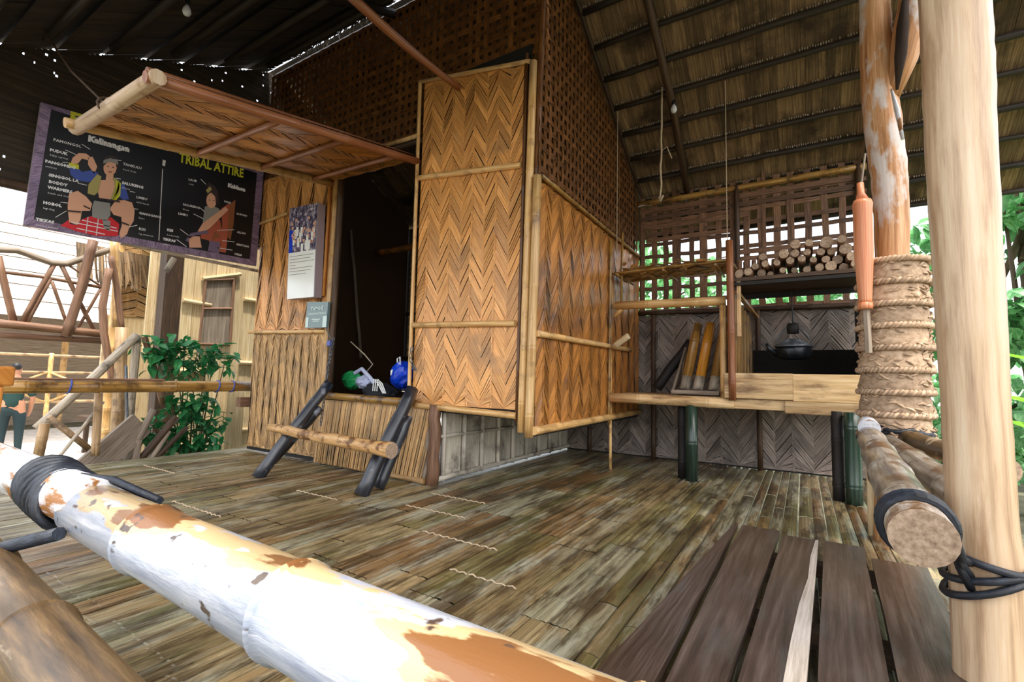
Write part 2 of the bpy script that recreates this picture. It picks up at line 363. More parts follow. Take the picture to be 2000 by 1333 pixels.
# ------------------------------------------------------------------ platform floor
fl = struct('floor')
mb = MB(); x = -6.05; hues = []
while x < .60:                        # flattened bamboo lengths: groups of splits that share joints and weathering
    wide = x > -.95
    cnt = 1 if wide else random.randint(4, 8)
    ys = [.62-rnd(0, .1)]
    while ys[-1] < 6.05: ys.append(min(ys[-1]+rnd(.55, 1.25), 6.1))
    props = [(rnd(), rnd()) for _ in ys]; zg = rnd(0, .004)
    for c_ in range(cnt):
        w = rnd(.062, .085) if wide else rnd(.026, .046)
        gap = rnd(.003, .010) if wide else rnd(.0005, .002)
        if c_ == cnt-1 and not wide: gap += rnd(.002, .006)
        zo = zg+rnd(0, .002); arch = rnd(.006, .011) if wide else rnd(.002, .004); e = rnd(-.002, .002)
        for (a, b), (t, hu) in zip(zip(ys[:-1], ys[1:]), props):
            tt = min(1, max(0, .15+.7*t+rnd(-.18, .18))); n = 4 if wide else 2; a += rnd(0, .01)
            for i in range(n):
                s0, s1 = i/n, (i+1)/n
                za, zb = -arch*(2*s0-1)**2, -arch*(2*s1-1)**2
                mb.poly([(x+w*s0+e, a+.001, zo+za), (x+w*s1+e, a+.001, zo+zb), (x+w*s1+e, b, zo+zb), (x+w*s0+e, b, zo+za)], [(w*s0, a), (w*s1, a), (w*s1, b), (w*s0, b)], tt)
            for q in (x+e, x+w+e):
                pts = [(q, a, zo-arch), (q, b, zo-arch), (q, b, zo-arch-.02), (q, a, zo-arch-.02)]
                mb.poly(pts[::-1] if q == x+e else pts, None, tt*.2)
            yy = a+.2                 # a slightly raised joint line across the piece
            while yy < b-.1:
                for s0, s1 in ((0, .5), (.5, 1)):
                    h0, h1 = -arch*(2*s0-1)**2+.001, -arch*(2*s1-1)**2+.001
                    mb.poly([(x+w*s0+e, yy-.004, zo+h0), (x+w*s1+e, yy-.004, zo+h1), (x+w*s1+e, yy+.004, zo+h1+.0015), (x+w*s0+e, yy+.004, zo+h0+.0015)], None, max(0, tt-.5))
                yy += .34
            hues += [hu]*(len(mb.f)-len(hues))
        x += w+gap
dk_ = mb.build('slat_deck', 'floor_slat', fl, True); at = dk_.data.attributes.new('mat_hue', 'FLOAT', 'FACE'); at.data.foreach_set('value', hues[:len(dk_.data.polygons)])
# moss and wet grey patches in the deck material
m = MATS['floor_slat']; N = m.node_tree.nodes; L = m.node_tree.links; b = N['Principled BSDF']
src = b.inputs['Base Color'].links[0].from_socket; tc = N.new('ShaderNodeTexCoord')
ah = N.new('ShaderNodeAttribute'); ah.attribute_name = 'mat_hue'; rh = N.new('ShaderNodeValToRGB'); rh.color_ramp.interpolation = 'CONSTANT'; L.new(ah.outputs['Fac'], rh.inputs[0])
for i_, (ps_, c_) in enumerate(((0, '6c6a38'), (.22, '94805a'), (.45, 'a8a88c'), (.66, '84572c'), (.82, 'bca478'))):
    e_ = rh.color_ramp.elements[i_] if i_ < 2 else rh.color_ramp.elements.new(ps_); e_.position = ps_; e_.color = lin(c_)
mh = N.new('ShaderNodeMixRGB'); mh.inputs[0].default_value = .45; L.new(src, mh.inputs[1]); L.new(rh.outputs[0], mh.inputs[2]); src = mh.outputs[0]
for seed, sc, lo, hi, c, fac in ((3.1, 1.0, .50, .64, '454a22', .75), (8.7, 1.5, .50, .62, 'a4a490', .85), (5.5, 1.3, .50, .60, '332818', .8), (1.5, 3.3, .50, .60, '3c2e1a', .8)):
    mp = N.new('ShaderNodeMapping'); mp.inputs['Location'].default_value = (seed, seed*2, 0); mp.inputs['Scale'].default_value = (4.5, .7, 1); L.new(tc.outputs['Object'], mp.inputs[0])
    n2 = N.new('ShaderNodeTexNoise'); n2.inputs['Scale'].default_value = sc; n2.inputs['Detail'].default_value = 7; n2.inputs['Roughness'].default_value = .7; L.new(mp.outputs[0], n2.inputs[0])
    r2 = N.new('ShaderNodeValToRGB'); r2.color_ramp.elements[0].position = lo; r2.color_ramp.elements[1].position = hi; r2.color_ramp.elements[1].color = (fac, fac, fac, 1); L.new(n2.outputs[0], r2.inputs[0])
    mxn = N.new('ShaderNodeMixRGB'); L.new(r2.outputs[0], mxn.inputs[0]); L.new(src, mxn.inputs[1]); mxn.inputs[2].default_value = lin(c); src = mxn.outputs[0]
L.new(src, b.inputs['Base Color'])
for x0 in (-5.6, -4.1, -2.6, -1.1, .3):
    m2 = MB(); m2.beam((x0, .6, -.1), (x0, 6.1, -.1), .09, .1); m2.build('joist', 'dark_wood', fl)
m2 = MB()
for x0, x1, y0 in ((-5.6, -4.9, 2.15), (-3.5, -3.0, 2.42), (-2.5, -1.9, 2.62), (-2.0, -1.4, 2.25), (-1.5, -1.1, 1.9), (-3.9, -3.2, 1.7), (-2.6, -2.0, 3.0)):
    for q in range(int((x1-x0)/.055)):
        xx = x0+q*.055; m2.tube([(xx, y0+rnd(-.006, .006), .004), (xx+.028, y0+rnd(-.006, .006), .011), (xx+.05, y0, .004)], .0045, 5, t=rnd())
m2.build('lashing', 'twine', fl)
# ------------------------------------------------------------------ planks of the walkway laid over the deck
ZP = .12
edges = [((1440, 1012), (1148, 1318)), ((1392, 1128), (1288, 1333)), ((1525, 1045), (1430, 1333)), ((1605, 1052), (1587, 1333)), ((1697, 1090), (1746, 1333)), ((1712, 1072), (1860, 1333))]
E_ = []
for a, c in edges:
    p, q = P(*a, 2, ZP), P(*c, 2, ZP); d = (q-p)/(q.y-p.y); E_.append((p+d*(3.2-p.y), p+d*(.62-p.y)))
labs = ['dark wet plank at the left edge of the walkway, beside bare floor', 'second dark plank from the left in the walkway', 'brown walkway plank with a painted glare strip along its right edge', 'wide grey-green walkway plank beside the one with the glare strip', 'dark brown walkway plank nearest the round pillar']
for i in range(5):
    a0, a1 = E_[i]; b0, b1 = E_[i+1]; g = .012; yf = [3.2, 3.17, 3.1, 3.12, 2.95][i]
    a0 = a0.lerp(a1, (3.2-yf)/2.58); b0 = b0.lerp(b1, (3.2-yf)/2.58)
    mb = MB(); n = 10; t = rnd()
    if i == 4: b0 = a0+V((.23, 0, 0)); b1 = a1+V((.20, 0, 0))
    def sec(s_):
        l, r = a0.lerp(a1, s_)+V((g, 0, 0)), b0.lerp(b1, s_)-V((g+(.035 if i == 2 else 0)*s_, 0, 0)); return [l+V((rnd(-.002, .002), 0, 0)), r+V((rnd(-.003, .003), 0, 0)), r-V((0, 0, .035)), l-V((0, 0, .035))]
    ss = [sec(k/n) for k in range(n+1)]
    for k in range(n):
        for q in range(4):
            r_ = (q+1) % 4
            mb.poly([ss[k][q], ss[k][r_], ss[k+1][r_], ss[k+1][q]][::-1], [(q*.2, k*.26), (q*.2+.2, k*.26), (q*.2+.2, k*.26+.26), (q*.2, k*.26+.26)][::-1], [.35, .5, .75, .6, .3][i])
    mb.poly(ss[0], [(0, 0), (.2, 0), (.2, .03), (0, .03)], t); mb.poly(ss[-1][::-1], [(0, 0), (.2, 0), (.2, .03), (0, .03)], t)
    o = mb.build('walkway_plank', 'plank', None, loc=(a0+b1)/2-V((0, 0, .035))); tag(o, labs[i], 'plank', 'walkway planks')
    if i == 2:  # reflection along the plank edge, laid on as a pale strip
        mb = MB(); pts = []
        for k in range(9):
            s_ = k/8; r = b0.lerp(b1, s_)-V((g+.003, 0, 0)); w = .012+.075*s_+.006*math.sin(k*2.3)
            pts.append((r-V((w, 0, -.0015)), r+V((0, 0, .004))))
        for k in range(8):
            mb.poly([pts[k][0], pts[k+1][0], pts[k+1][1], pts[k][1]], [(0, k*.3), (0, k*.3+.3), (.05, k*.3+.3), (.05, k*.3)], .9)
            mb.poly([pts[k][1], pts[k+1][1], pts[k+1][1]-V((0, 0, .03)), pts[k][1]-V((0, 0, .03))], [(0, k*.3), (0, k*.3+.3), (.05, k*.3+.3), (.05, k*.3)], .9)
        tag(mb.build('glare_strip', 'thatch_far', o), 'pale strip standing for glare on the plank edge')
for y, lb in ((.8, 'nearest'), (2.1, 'middle'), (2.85, 'farthest')):
    mb = MB(); mb.beam((-.33, y, .05), (.35, y, .05), .09, .055); tag(mb.build('walkway_bearer', 'dark_wood', None, loc=(0, y, .02)), lb+' of the dark bearers lying under the walkway planks', 'bearer', 'walkway bearers')
# ------------------------------------------------------------------ hut front wall
wf = struct('wall_front')
def backing(name, pts, par, m='black_wood', th=.01, nrm=(0, 1, 0)):
    mb = MB(); n = V(nrm)*th
    f = [V(p) for p in pts]; g = [p+n for p in f]
    mb.poly(f, None, .5); mb.poly(g[::-1], None, .5)
    for i in range(len(f)): j = (i+1) % len(f); mb.poly([f[j], f[i], g[i], g[j]], None, .5)
    return mb.build(name, m, par)
A60 = math.radians(62)
# left bay, from the floor up
mb = MB(); woven(mb, (XL, YF, 1.44), (1, 0, 0), (0, 0, 1), 1.44, 1.95, .12, .075, math.radians(76), .012, .9, split=.35)
mb.build('woven_panel', 'woven', wf)
mb = MB(); woven(mb, (XL, YF, .06), (1, 0, 0), (0, 0, 1), 1.44, 1.36, .07, .06, math.radians(79), .010, .93, split=.5)
mb.build('woven_panel', 'woven_low', wf)
backing('panel_backing', [(XL, YF+.01, .02), (-4.36, YF+.01, .02), (-4.36, YF+.01, 3.4), (XL, YF+.01, 3.4)], wf)
# skirt under the door, leaning out
mb = MB(); n = 62
for i in range(n):
    x = -4.4+i*(1.62/n); w = 1.62/n*rnd(.75, .98); dz = rnd(-.02, .02); lean = .11*(i/n)
    yo = YF-.01-rnd(0, .01)
    mb.poly([(x-lean*1, yo-.06, .03+dz*.3), (x+w-lean, yo-.06-rnd(0, .008), .03+dz*.3), (x+w, yo, .68), (x, yo-rnd(0, .008), .68)], [(0, 0), (w, 0), (w, .66), (0, .66)])
mb.build('skirt', 'woven_low', wf)
backing('panel_backing', [(-4.4, YF+.015, .02), (-2.83, YF+.015, .02), (-2.83, YF+.015, .66), (-4.4, YF+.015, .66)], wf)
# right bay, cantilevered past the base
mb = MB(); woven(mb, (-3.10, YF, .70), (1, 0, 0), (0, 0, 1), 1.14, 3.12, .125, .115, math.radians(64), .012, .97, .3, split=.2, topfun=lambda x: 3.12-.17*x)
mb.build('woven_panel', 'woven', wf)
backing('panel_backing', [(-3.11, YF+.01, .64), (-1.9, YF+.01, .62), (-1.9, YF+.01, 3.8), (-3.11, YF+.01, 3.8)], wf)
# open lattice above
def botf(x):
    X = XL+x
    return 3.32-3.0 if X < -3.12 else 3.60-3.0
mb = MB(); lattice(mb, (XL, YF+.02, 3.0), (1, 0, 0), (0, 0, 1), 4.0, lambda x: 1.78, .055, .034, .055, .04, botfun=botf)
mb.build('lattice', 'lattice', wf)
def bam(name, a, b, r, par, m='bamboo', node=.33, bend=0, n=10, label=None, r2=None):
    q = MB(); q.bamboo(a, b, r, node, n, bend=bend, r2=r2); o = q.build(name, m, par, True)
    if label: o['label'] = label
    return o
def pole(name, a, b, r, par, m='bamboo', n=8, rough=.05, k=6, wob=.01, r2=None):
    q = MB(); a, b = V(a), V(b); r2 = r if r2 is None else r2
    q.tube([a.lerp(b, i/k)+(V((rnd(-wob, wob), rnd(-wob, wob), rnd(-wob, wob))) if 0 < i < k else V((0, 0, 0))) for i in range(k+1)], [r+(r2-r)*i/k for i in range(k+1)], n, rough=rough); return q.build(name, m, par, True)
yb = YF-.025
bam('batten', (-5.86, yb, 1.45), (-4.38, yb, 1.41), .022, wf)
bam('batten', (-5.8, yb, 2.82), (-5.2, yb, 2.86), .02, wf)
bam('batten', (-3.13, yb, 2.86), (-1.96, yb, 2.73), .026, wf)
bam('batten', (-3.10, yb, 1.43), (-1.98, yb, 1.40), .026, wf)
bam('batten', (-3.15, yb, .69), (-1.95, yb, .655), .028, wf)
bam('batten', (-3.14, yb, 3.84), (-1.9, yb, 3.62), .02, wf)
bam('batten', (-3.6, yb, 3.30), (-3.14, yb, 3.29), .022, wf)
bam('batten', (-4.4, yb, .04), (-2.85, yb-.05, .03), .024, wf, 'woven_low')
bam('batten', (-3.12, yb, .66), (-3.14, yb, 3.85), .018, wf)
# corner poles
c1 = thing('trim_1', (-1.87, YF-.03, .5), None, None, None, 'structure')
bam('corner_pole', (-1.90, YF-.03, .53), (-1.86, YF-.03, 3.6), .033, c1, node=.5)
bam('corner_pole', (-1.82, YF-.05, .50), (-1.80, YF-.03, 2.6), .036, c1, node=.55)
bam('corner_pole', (-1.84, YF+.02, 2.5), (-1.79, YF+.02, 4.9), .028, c1, 'lattice', node=.5)
bam('corner_pole', (-1.95, YF-.02, .6), (-1.93, YF-.02, 3.7), .016, c1, 'lattice', node=.5)
# ------------------------------------------------------------------ doorway
dr = struct('door_1', (-3.7, YF, ZS))
bam('jamb', (-4.37, YF-.02, .05), (-4.33, YF-.02, 3.3), .03, dr, node=.6)
bam('jamb', (-4.30, YF, .68), (-4.28, YF, 3.1), .035, dr, 'dark_wood', node=.6)
bam('jamb', (-4.44, YF-.03, 1.8), (-4.43, YF-.03, 3.2), .018, dr, 'orange_wood', node=.6)
bam('sill', (-4.32, YF-.06, .73), (-3.02, YF-.06, .71), .036, dr, 'bamboo_brown', node=.45)
bam('lintel', (-4.4, YF+.02, 3.28), (-3.12, YF+.02, 3.26), .03, dr, 'dark_wood')
# ------------------------------------------------------------------ inside of the hut (dark)
hi = struct('floor')
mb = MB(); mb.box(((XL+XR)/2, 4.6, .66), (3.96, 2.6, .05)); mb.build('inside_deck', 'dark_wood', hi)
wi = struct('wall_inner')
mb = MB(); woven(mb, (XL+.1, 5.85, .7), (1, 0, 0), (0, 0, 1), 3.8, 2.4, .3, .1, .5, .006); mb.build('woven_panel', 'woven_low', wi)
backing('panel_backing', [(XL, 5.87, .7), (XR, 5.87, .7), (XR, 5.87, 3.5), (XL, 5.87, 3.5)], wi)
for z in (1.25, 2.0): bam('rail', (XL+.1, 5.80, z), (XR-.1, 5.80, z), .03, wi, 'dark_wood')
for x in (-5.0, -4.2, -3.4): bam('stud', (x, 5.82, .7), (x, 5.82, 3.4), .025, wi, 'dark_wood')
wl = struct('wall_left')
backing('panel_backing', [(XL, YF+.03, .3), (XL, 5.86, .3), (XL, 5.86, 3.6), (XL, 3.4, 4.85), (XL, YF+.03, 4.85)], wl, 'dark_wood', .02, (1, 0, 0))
pole('inside_post', P(685, 450, 1, 4.6), P(705, 700, 1, 4.6), .022, wi, 'grey_wood')
bp_ = thing('tie_beam', (-4.9, 5.0, 2.9), 'brown tie beam crossing inside the dark hut above the doorway', 'beam')
bam('beam', (-5.7, 5.1, 2.88), (-2.3, 4.6, 2.72), .05, bp_, 'woven_side')
# ------------------------------------------------------------------ hut side wall (right) and its recessed base
ws = struct('wall_right')
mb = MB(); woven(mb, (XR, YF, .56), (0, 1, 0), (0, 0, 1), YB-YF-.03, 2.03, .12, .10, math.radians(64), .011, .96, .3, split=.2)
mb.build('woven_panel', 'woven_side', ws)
backing('panel_backing', [(XR-.01, YF, .5), (XR-.01, YB, .5), (XR-.01, YB, 2.6), (XR-.01, YF, 2.6)], ws, 'black_wood', .012, (-1, 0, 0))
mb = MB(); lattice(mb, (XR-.01, YF, 2.58), (0, 1, 0), (0, 0, 1), YB-YF, lambda y: max(.05, zA(max(y+YF, 3.4))-2.58-.05), .05, .036, .05, .044)
mb.build('lattice', 'lattice', ws)
bam('batten', (XR+.03, YF-.03, 2.60), (XR+.03, YB-.1, 2.57), .02, ws, 'bamboo_brown')
bam('batten', (XR+.03, YF-.03, 1.31), (XR+.03, 5.6, 1.33), .026, ws)
bam('batten', (XR+.02, YF-.05, .55), (XR+.02, YB-.05, .57), .034, ws, 'bamboo')
bam('batten', (XR+.02, 4.9, .5), (XR+.02, 4.92, 2.5), .018, ws, 'bamboo_brown')
bam('verge_pole', (XR+.03, 3.4, zA(3.4)-.04), (XR+.03, 6.1, zA(6.1)-.04), .022, ws, 'dark_wood')
wb = struct('wall_base')
for i in range(9):
    y0 = YF+.08+i*.30; mb = MB()
    mb.box((XB, y0+.14, .33), (.02, .275, .62)); mb.build('base_panel', 'grey_panel', wb)
    bam('base_stud', (XB+.03, y0, .02), (XB+.03, y0, .66), .022, wb, 'grey_panel')
bam('base_rail', (XB+.035, YF, .05), (XB+.035, YB, .05), .024, wb, 'grey_panel')
bam('base_rail', (XB+.035, YF, .42), (XB+.035, YB, .40), .016, wb, 'grey_panel')
pole('base_post', (-2.80, YF-.03, 0), (-2.79, YF-.02, .70), .055, wb, 'stick_wood', rough=.08)
pole('base_post', (-2.89, YF-.04, .0), (-2.83, YF, .68), .03, wb, 'grey_wood', rough=.1)
# ------------------------------------------------------------------ back wall
wk = struct('wall_back')
mb = MB(); woven(mb, (-2.8, YB, .02), (1, 0, 0), (0, 0, 1), 3.42, 1.80, .18, .12, math.radians(58), .014, .97, split=.3)
mb.build('woven_panel', 'woven_grey', wk)
backing('panel_backing', [(-2.8, YB+.012, .0), (.62, YB+.012, .0), (.62, YB+.012, 1.80), (-2.8, YB+.012, 1.80)], wk)
mb = MB(); lattice(mb, (XR, YB, 1.82), (1, 0, 0), (0, 0, 1), 2.42, lambda x: 1.55, .07, .085, .05, .095, jit=.014)
mb.build('lattice', 'lattice_grey', wk)
mb = MB()                                      # doubled splits woven across parts of the lattice
for i in range(6):
    x = XR+.1+i*.33+rnd(-.06, .06); mb.box((x, YB-.012, 2.6+rnd(-.1, .1)), (rnd(.04, .07), .006, 1.5))
for z, x0, x1 in ((2.78, -1.7, -.6), (3.08, -1.78, .5), (2.95, -1.75, -.5), (3.18, -1.78, .58), (2.5, -.6, .58), (2.28, -1.2, .1)):
    mb.box(((x0+x1)/2, YB-.016, z), (x1-x0, .005, .06))
mb.build('cross_split', 'lattice_grey', wk)
bam('batten', (XR, YB-.04, 1.83), (.62, YB-.04, 1.80), .03, wk, 'dark_wood')
bam('batten', (XR, YB-.04, 3.28), (.62, YB-.04, 3.27), .035, wk, 'bamboo_brown')
for x in (-2.45, -1.6, -.42): bam('stud', (x, YB-.045, .0), (x, YB-.045, 1.8), .028, wk, 'dark_wood')
for x in (-.62, .55): bam('stud', (x, YB-.05, 1.8), (x, YB-.05, 3.3), .03, wk, 'dark_wood')
# ------------------------------------------------------------------ roof
rf = struct('ceiling')
def thatch(y0, y1, zf, x0, x1, rows, m, name, holes=False):
    for r in range(rows):
        ya, yb_ = y0+(y1-y0)*r/rows, y0+(y1-y0)*(r+1)/rows; mb = MB(); x = x0; za, zb = zf(ya), zf(yb_); d = math.hypot(yb_-ya, zb-za)
        while x < x1:
            w = rnd(.05, .11); t = rnd(); o = rnd(0, .012)
            mb.poly([(x, ya, za+.03+o), (x, yb_+(yb_-ya)*.12, zb+(zb-za)*.12+.0+o*.3), (x+w*1.02, yb_+(yb_-ya)*.12, zb+(zb-za)*.12+o*.3+rnd(0, .006)), (x+w*1.02, ya, za+.03+o)], [(0, 0), (0, d), (w, d), (w, 0)], t)
            x += w
        o = mb.build(name, m, rf)
thatch(3.42, 6.75, zA, -6.2, 2.1, 11, 'thatch', 'thatch_course')
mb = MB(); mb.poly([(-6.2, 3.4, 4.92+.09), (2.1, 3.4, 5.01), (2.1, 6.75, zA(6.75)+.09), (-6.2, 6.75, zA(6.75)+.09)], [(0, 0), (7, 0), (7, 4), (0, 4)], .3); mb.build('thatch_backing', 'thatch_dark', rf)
for i in range(12):
    y = 3.42+(6.75-3.42)*i/11
    q = MB(); q.tube([(-1.78+k*.3, y, zA(y)-.03+rnd(-.006, .006)) for k in range(14)], .026 if i % 2 else .032, 8); q.build('purlin', 'purlin', rf, True)
    q = MB()
    for k in range(150):
        x = -1.78+k*.0205
        if rnd() < .78: q.box((x, y-.028, zA(y-.028)-.010+rnd(-.004, .004)), (.011, .012, rnd(.014, .024)), t=rnd(.3, 1))
    q.build('stitching', 'stitch', rf)
mb = MB(); mb.tube([(-1.14, 3.5, zA(3.5)-.09), (-1.13, 5.0, zA(5)-.09), (-1.21, 6.4, zA(6.4)-.09)], .04, 8); mb.build('rafter', 'dark_wood', rf, True)
mb = MB(); mb.tube([(.62, 3.5, zA(3.5)-.09), (.66, 6.6, zA(6.6)-.09)], .045, 8); mb.build('rafter', 'dark_wood', rf, True)
mb = MB(); mb.tube([(-6.1, 3.4, 4.86), (1.3, 3.4, 4.84)], .05, 8); mb.build('ridge_pole', 'purlin', rf, True)
# front slope, over the camera
def front(y0, y1):
    mb = MB(); rows = 9
    for r in range(rows):
        ya, yb_ = y1+(y0-y1)*r/rows, y1+(y0-y1)*(r+1)/rows; x = -6.0
        while x < 1.6:
            w = rnd(.06, .12); o = rnd(0, .012); za, zb = zF(ya), zF(yb_)-.02
            mb.poly([(x, ya, za+.03+o), (x, yb_, zb+o*.3), (x+w, yb_, zb+o*.3), (x+w, ya, za+.03+o)], [(0, 0), (0, .4), (w, .4), (w, 0)]); x += w
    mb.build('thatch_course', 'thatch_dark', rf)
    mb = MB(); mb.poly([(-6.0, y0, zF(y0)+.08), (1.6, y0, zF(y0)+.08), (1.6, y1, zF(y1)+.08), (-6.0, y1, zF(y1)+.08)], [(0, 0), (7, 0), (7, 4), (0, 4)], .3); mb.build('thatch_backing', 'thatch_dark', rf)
front(.25, 3.30)
for y in (.3, .75, 1.15, 1.6, 2.1, 2.62, 3.1):
    q = MB(); q.tube([(-5.55+k*.7, y, zF(y)-.04+rnd(-.008, .008)) for k in range(11)], .035, 8); q.build('purlin', 'purlin', rf, True)
for x in (-3.6, -1.2, .6):
    mb = MB(); mb.tube([(x, .3, zF(.3)-.1), (x, 3.3, zF(3.3)-.1)], .045, 8); mb.build('rafter', 'purlin', rf, True)
# ragged thatch ends at the ridge, pale to stand for light through the gap
mb = MB()
for i in range(120):
    x = -5.55+i*.0195; h = .05+.11*math.sin(min(1, i/110)*math.pi)*rnd(.5, 1.2)
    mb.poly([(x, 3.30+rnd(0, .02), 4.95), (x+.024, 3.30, 4.95), (x+.02, 3.27+rnd(-.02, .02), 4.95-h), (x+.005, 3.27, 4.95-h*rnd(.6, 1))], [(0, 0), (.02, 0), (.02, .2), (0, .2)])
mb.build('ragged_edge', 'thatch_far', rf)
# pinholed dark gable at the left end
wg = struct('wall_gable')
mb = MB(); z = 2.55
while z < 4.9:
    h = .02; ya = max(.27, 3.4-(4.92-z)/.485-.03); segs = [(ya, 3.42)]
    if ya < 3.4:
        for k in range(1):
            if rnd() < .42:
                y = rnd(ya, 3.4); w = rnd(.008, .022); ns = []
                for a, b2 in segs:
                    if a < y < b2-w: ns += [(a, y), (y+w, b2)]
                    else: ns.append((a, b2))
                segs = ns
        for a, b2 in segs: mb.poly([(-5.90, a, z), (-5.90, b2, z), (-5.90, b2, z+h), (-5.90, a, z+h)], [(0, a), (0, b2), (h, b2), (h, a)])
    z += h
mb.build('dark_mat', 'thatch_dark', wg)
pole('gable_pole', (-5.84, .6, 2.6), (-5.84, .62, 3.5), .05, wg, 'dark_wood')
bam('gable_rail', (-5.86, .4, 2.52), (-5.86, 3.3, 2.6), .04, wg, 'dark_wood')
# ------------------------------------------------------------------ diagonal brace pole
b0, b1 = D(672, -20, 3.55), P(897, 172, 1, YF-.03)
o = MB(); o.tube([b0.lerp(b1, i/8)+V((0, 0, -.03*math.sin(i/8*math.pi))) for i in range(9)], [.04-.012*i/8 for i in range(9)], 8); o = o.build('brace_pole', 'bamboo_red', None, True, loc=b1)
tag(o, 'bare reddish pole slanting down from the roof to the hut corner panel', 'pole')
# ------------------------------------------------------------------ awning over the doorway
aw = thing('awning', (-3.8, YF, 3.1), 'propped open woven bamboo flap above the doorway', 'awning')
a0, a1, a2, a3 = V((-4.42, 3.26, 3.10)), V((-3.14, 3.26, 3.06)), V((-3.20, 1.12, 2.67)), V((-4.40, 1.12, 2.71))
U = (a1-a0).normalized(); Vd = (a3-a0).normalized()
mb = MB(); woven(mb, a0+U.cross(Vd)*0, U, Vd, 1.24, (a3-a0).length, .14, .11, A60, .012, .93, .25, split=.4)
o = mb.build('woven_panel', 'woven_side', aw)
nn = U.cross(Vd).normalized(); 
mb = MB(); mb.poly([p-nn*.012 for p in (a0, a1, a2, a3)], None, .4); mb.poly([p-nn*.02 for p in (a3, a2, a1, a0)], None, .4); mb.build('panel_backing', 'black_wood', aw)
up = -nn if nn.z < 0 else nn
dn = -up
bam('frame_pole', a0+dn*.03, a3+dn*.03+V((0, -.08, 0)), .036, aw, 'bamboo', node=.5)
bam('frame_pole', a1+dn*.03, a2+dn*.03+V((0, -.05, 0)), .036, aw, 'bamboo_red', node=.5)
bam('frame_pole', a3+V((-.08, 0, 0))+dn*.02, a2+V((.05, 0, 0))+dn*.02, .045, aw, 'pillar_wood', node=.9)
bam('frame_pole', a1.lerp(a2, 0.0)+V((-.05, 0, 0))+up*.02, a1.lerp(a2, 1)+V((-.05, -.02, .03)), .03, aw, 'bamboo_red', node=.5)
for f in (.12, .38, .64): bam('cross_pole', a0.lerp(a3, f)+V((-.06, 0, 0))+dn*.03, a1.lerp(a2, f)+dn*.03+V((.02, 0, 0)), .024, aw, 'bamboo_red')
q = MB(); e0 = a3.lerp(a2, .42)+dn*.0; e1 = P(85, 60, 0, -5.2); q.tube([e0, e0.lerp(e1, .5)+V((0, 0, -.05)), e1], .008, 6)
q.tube([e0+V((0, .05*math.cos(a), .05*math.sin(a))) for a in [k*math.pi/5 for k in range(11)]], .009, 5); q.build('rope', 'dark_wood', aw)
# ------------------------------------------------------------------ poster on the left
XP = -5.78
ps = thing('attire_poster', (XP, 2.2, 2.2), 'large black poster of tribal attire with two seated figures and captions', 'poster')
def pp(px, py, l=0): return P(px, py, 0, XP+.012+l*.0025)
cs = [P(*c, 0, XP) for c in ((80, 200), (515, 330), (500, 520), (45, 440))]
mb = MB(); back = [c-V((.03, 0, 0)) for c in cs]; mb.poly(cs[::-1], [(0, 1), (1, 1), (1, 0), (0, 0)], .5); mb.poly(back, None, .5)
for i in range(4): j = (i+1) % 4; mb.poly([cs[j], cs[i], back[i], back[j]], None, .5)
mb.build('panel', 'card_edge', ps)
inn = [pp(*c) for c in ((100, 214), (502, 338), (488, 507), (66, 428))]
mb = MB(); mb.poly(inn[::-1], [(0, 1), (1, 1), (1, 0), (0, 0)], .5); mb.build('black_field', 'print_black', ps)
mb = MB()
ou = [c+V((.006, 0, 0)) for c in cs]
for i in range(4):
    j = (i+1) % 4; n = 26 if i % 2 else 40
    for k in range(n):
        a, b2, c_, d_ = ou[i].lerp(ou[j], k/n), ou[i].lerp(ou[j], (k+1)/n), inn[i].lerp(inn[j], (k+1)/n), inn[i].lerp(inn[j], k/n)
        mb.poly([d_, c_, b2, a], [(0, k*.1), (0, k*.1+.1), (.1, k*.1+.1), (.1, k*.1)])
mb.build('patterned_border', 'border_print', ps)
def art(name, m, polys, l=1):
    mb = MB()
    for pl in polys:
        pts = [pp(x, y, l) for x, y in pl]
        ar = sum(pl[i][0]*pl[(i+1) % len(pl)][1]-pl[(i+1) % len(pl)][0]*pl[i][1] for i in range(len(pl)))
        mb.poly(pts if ar < 0 else pts[::-1], None, .5)
    mb.build(name, m, ps)
def el(cx, cy, rx, ry, n=18, a=0): return [(cx+rx*math.cos(t)*math.cos(a)-ry*math.sin(t)*math.sin(a), cy+rx*math.cos(t)*math.sin(a)+ry*math.sin(t)*math.cos(a)) for t in [2*math.pi*k/n for k in range(n)]]
def band(pts, w):
    out = []
    for i in range(len(pts)-1):
        (x0, y0), (x1, y1) = pts[i], pts[i+1]; l = math.hypot(x1-x0, y1-y0) or 1; nx, ny = -(y1-y0)/l*w/2, (x1-x0)/l*w/2
        out.append([(x0+nx, y0+ny), (x1+nx, y1+ny), (x1-nx, y1-ny), (x0-nx, y0-ny)])
        out.append(el(x1, y1, w/2, w/2, 10))
    return out
def sorted_ccw(q):
    n = (q[1]-q[0]).cross(q[2]-q[1]); return q if n.x > 0 else q[::-1]
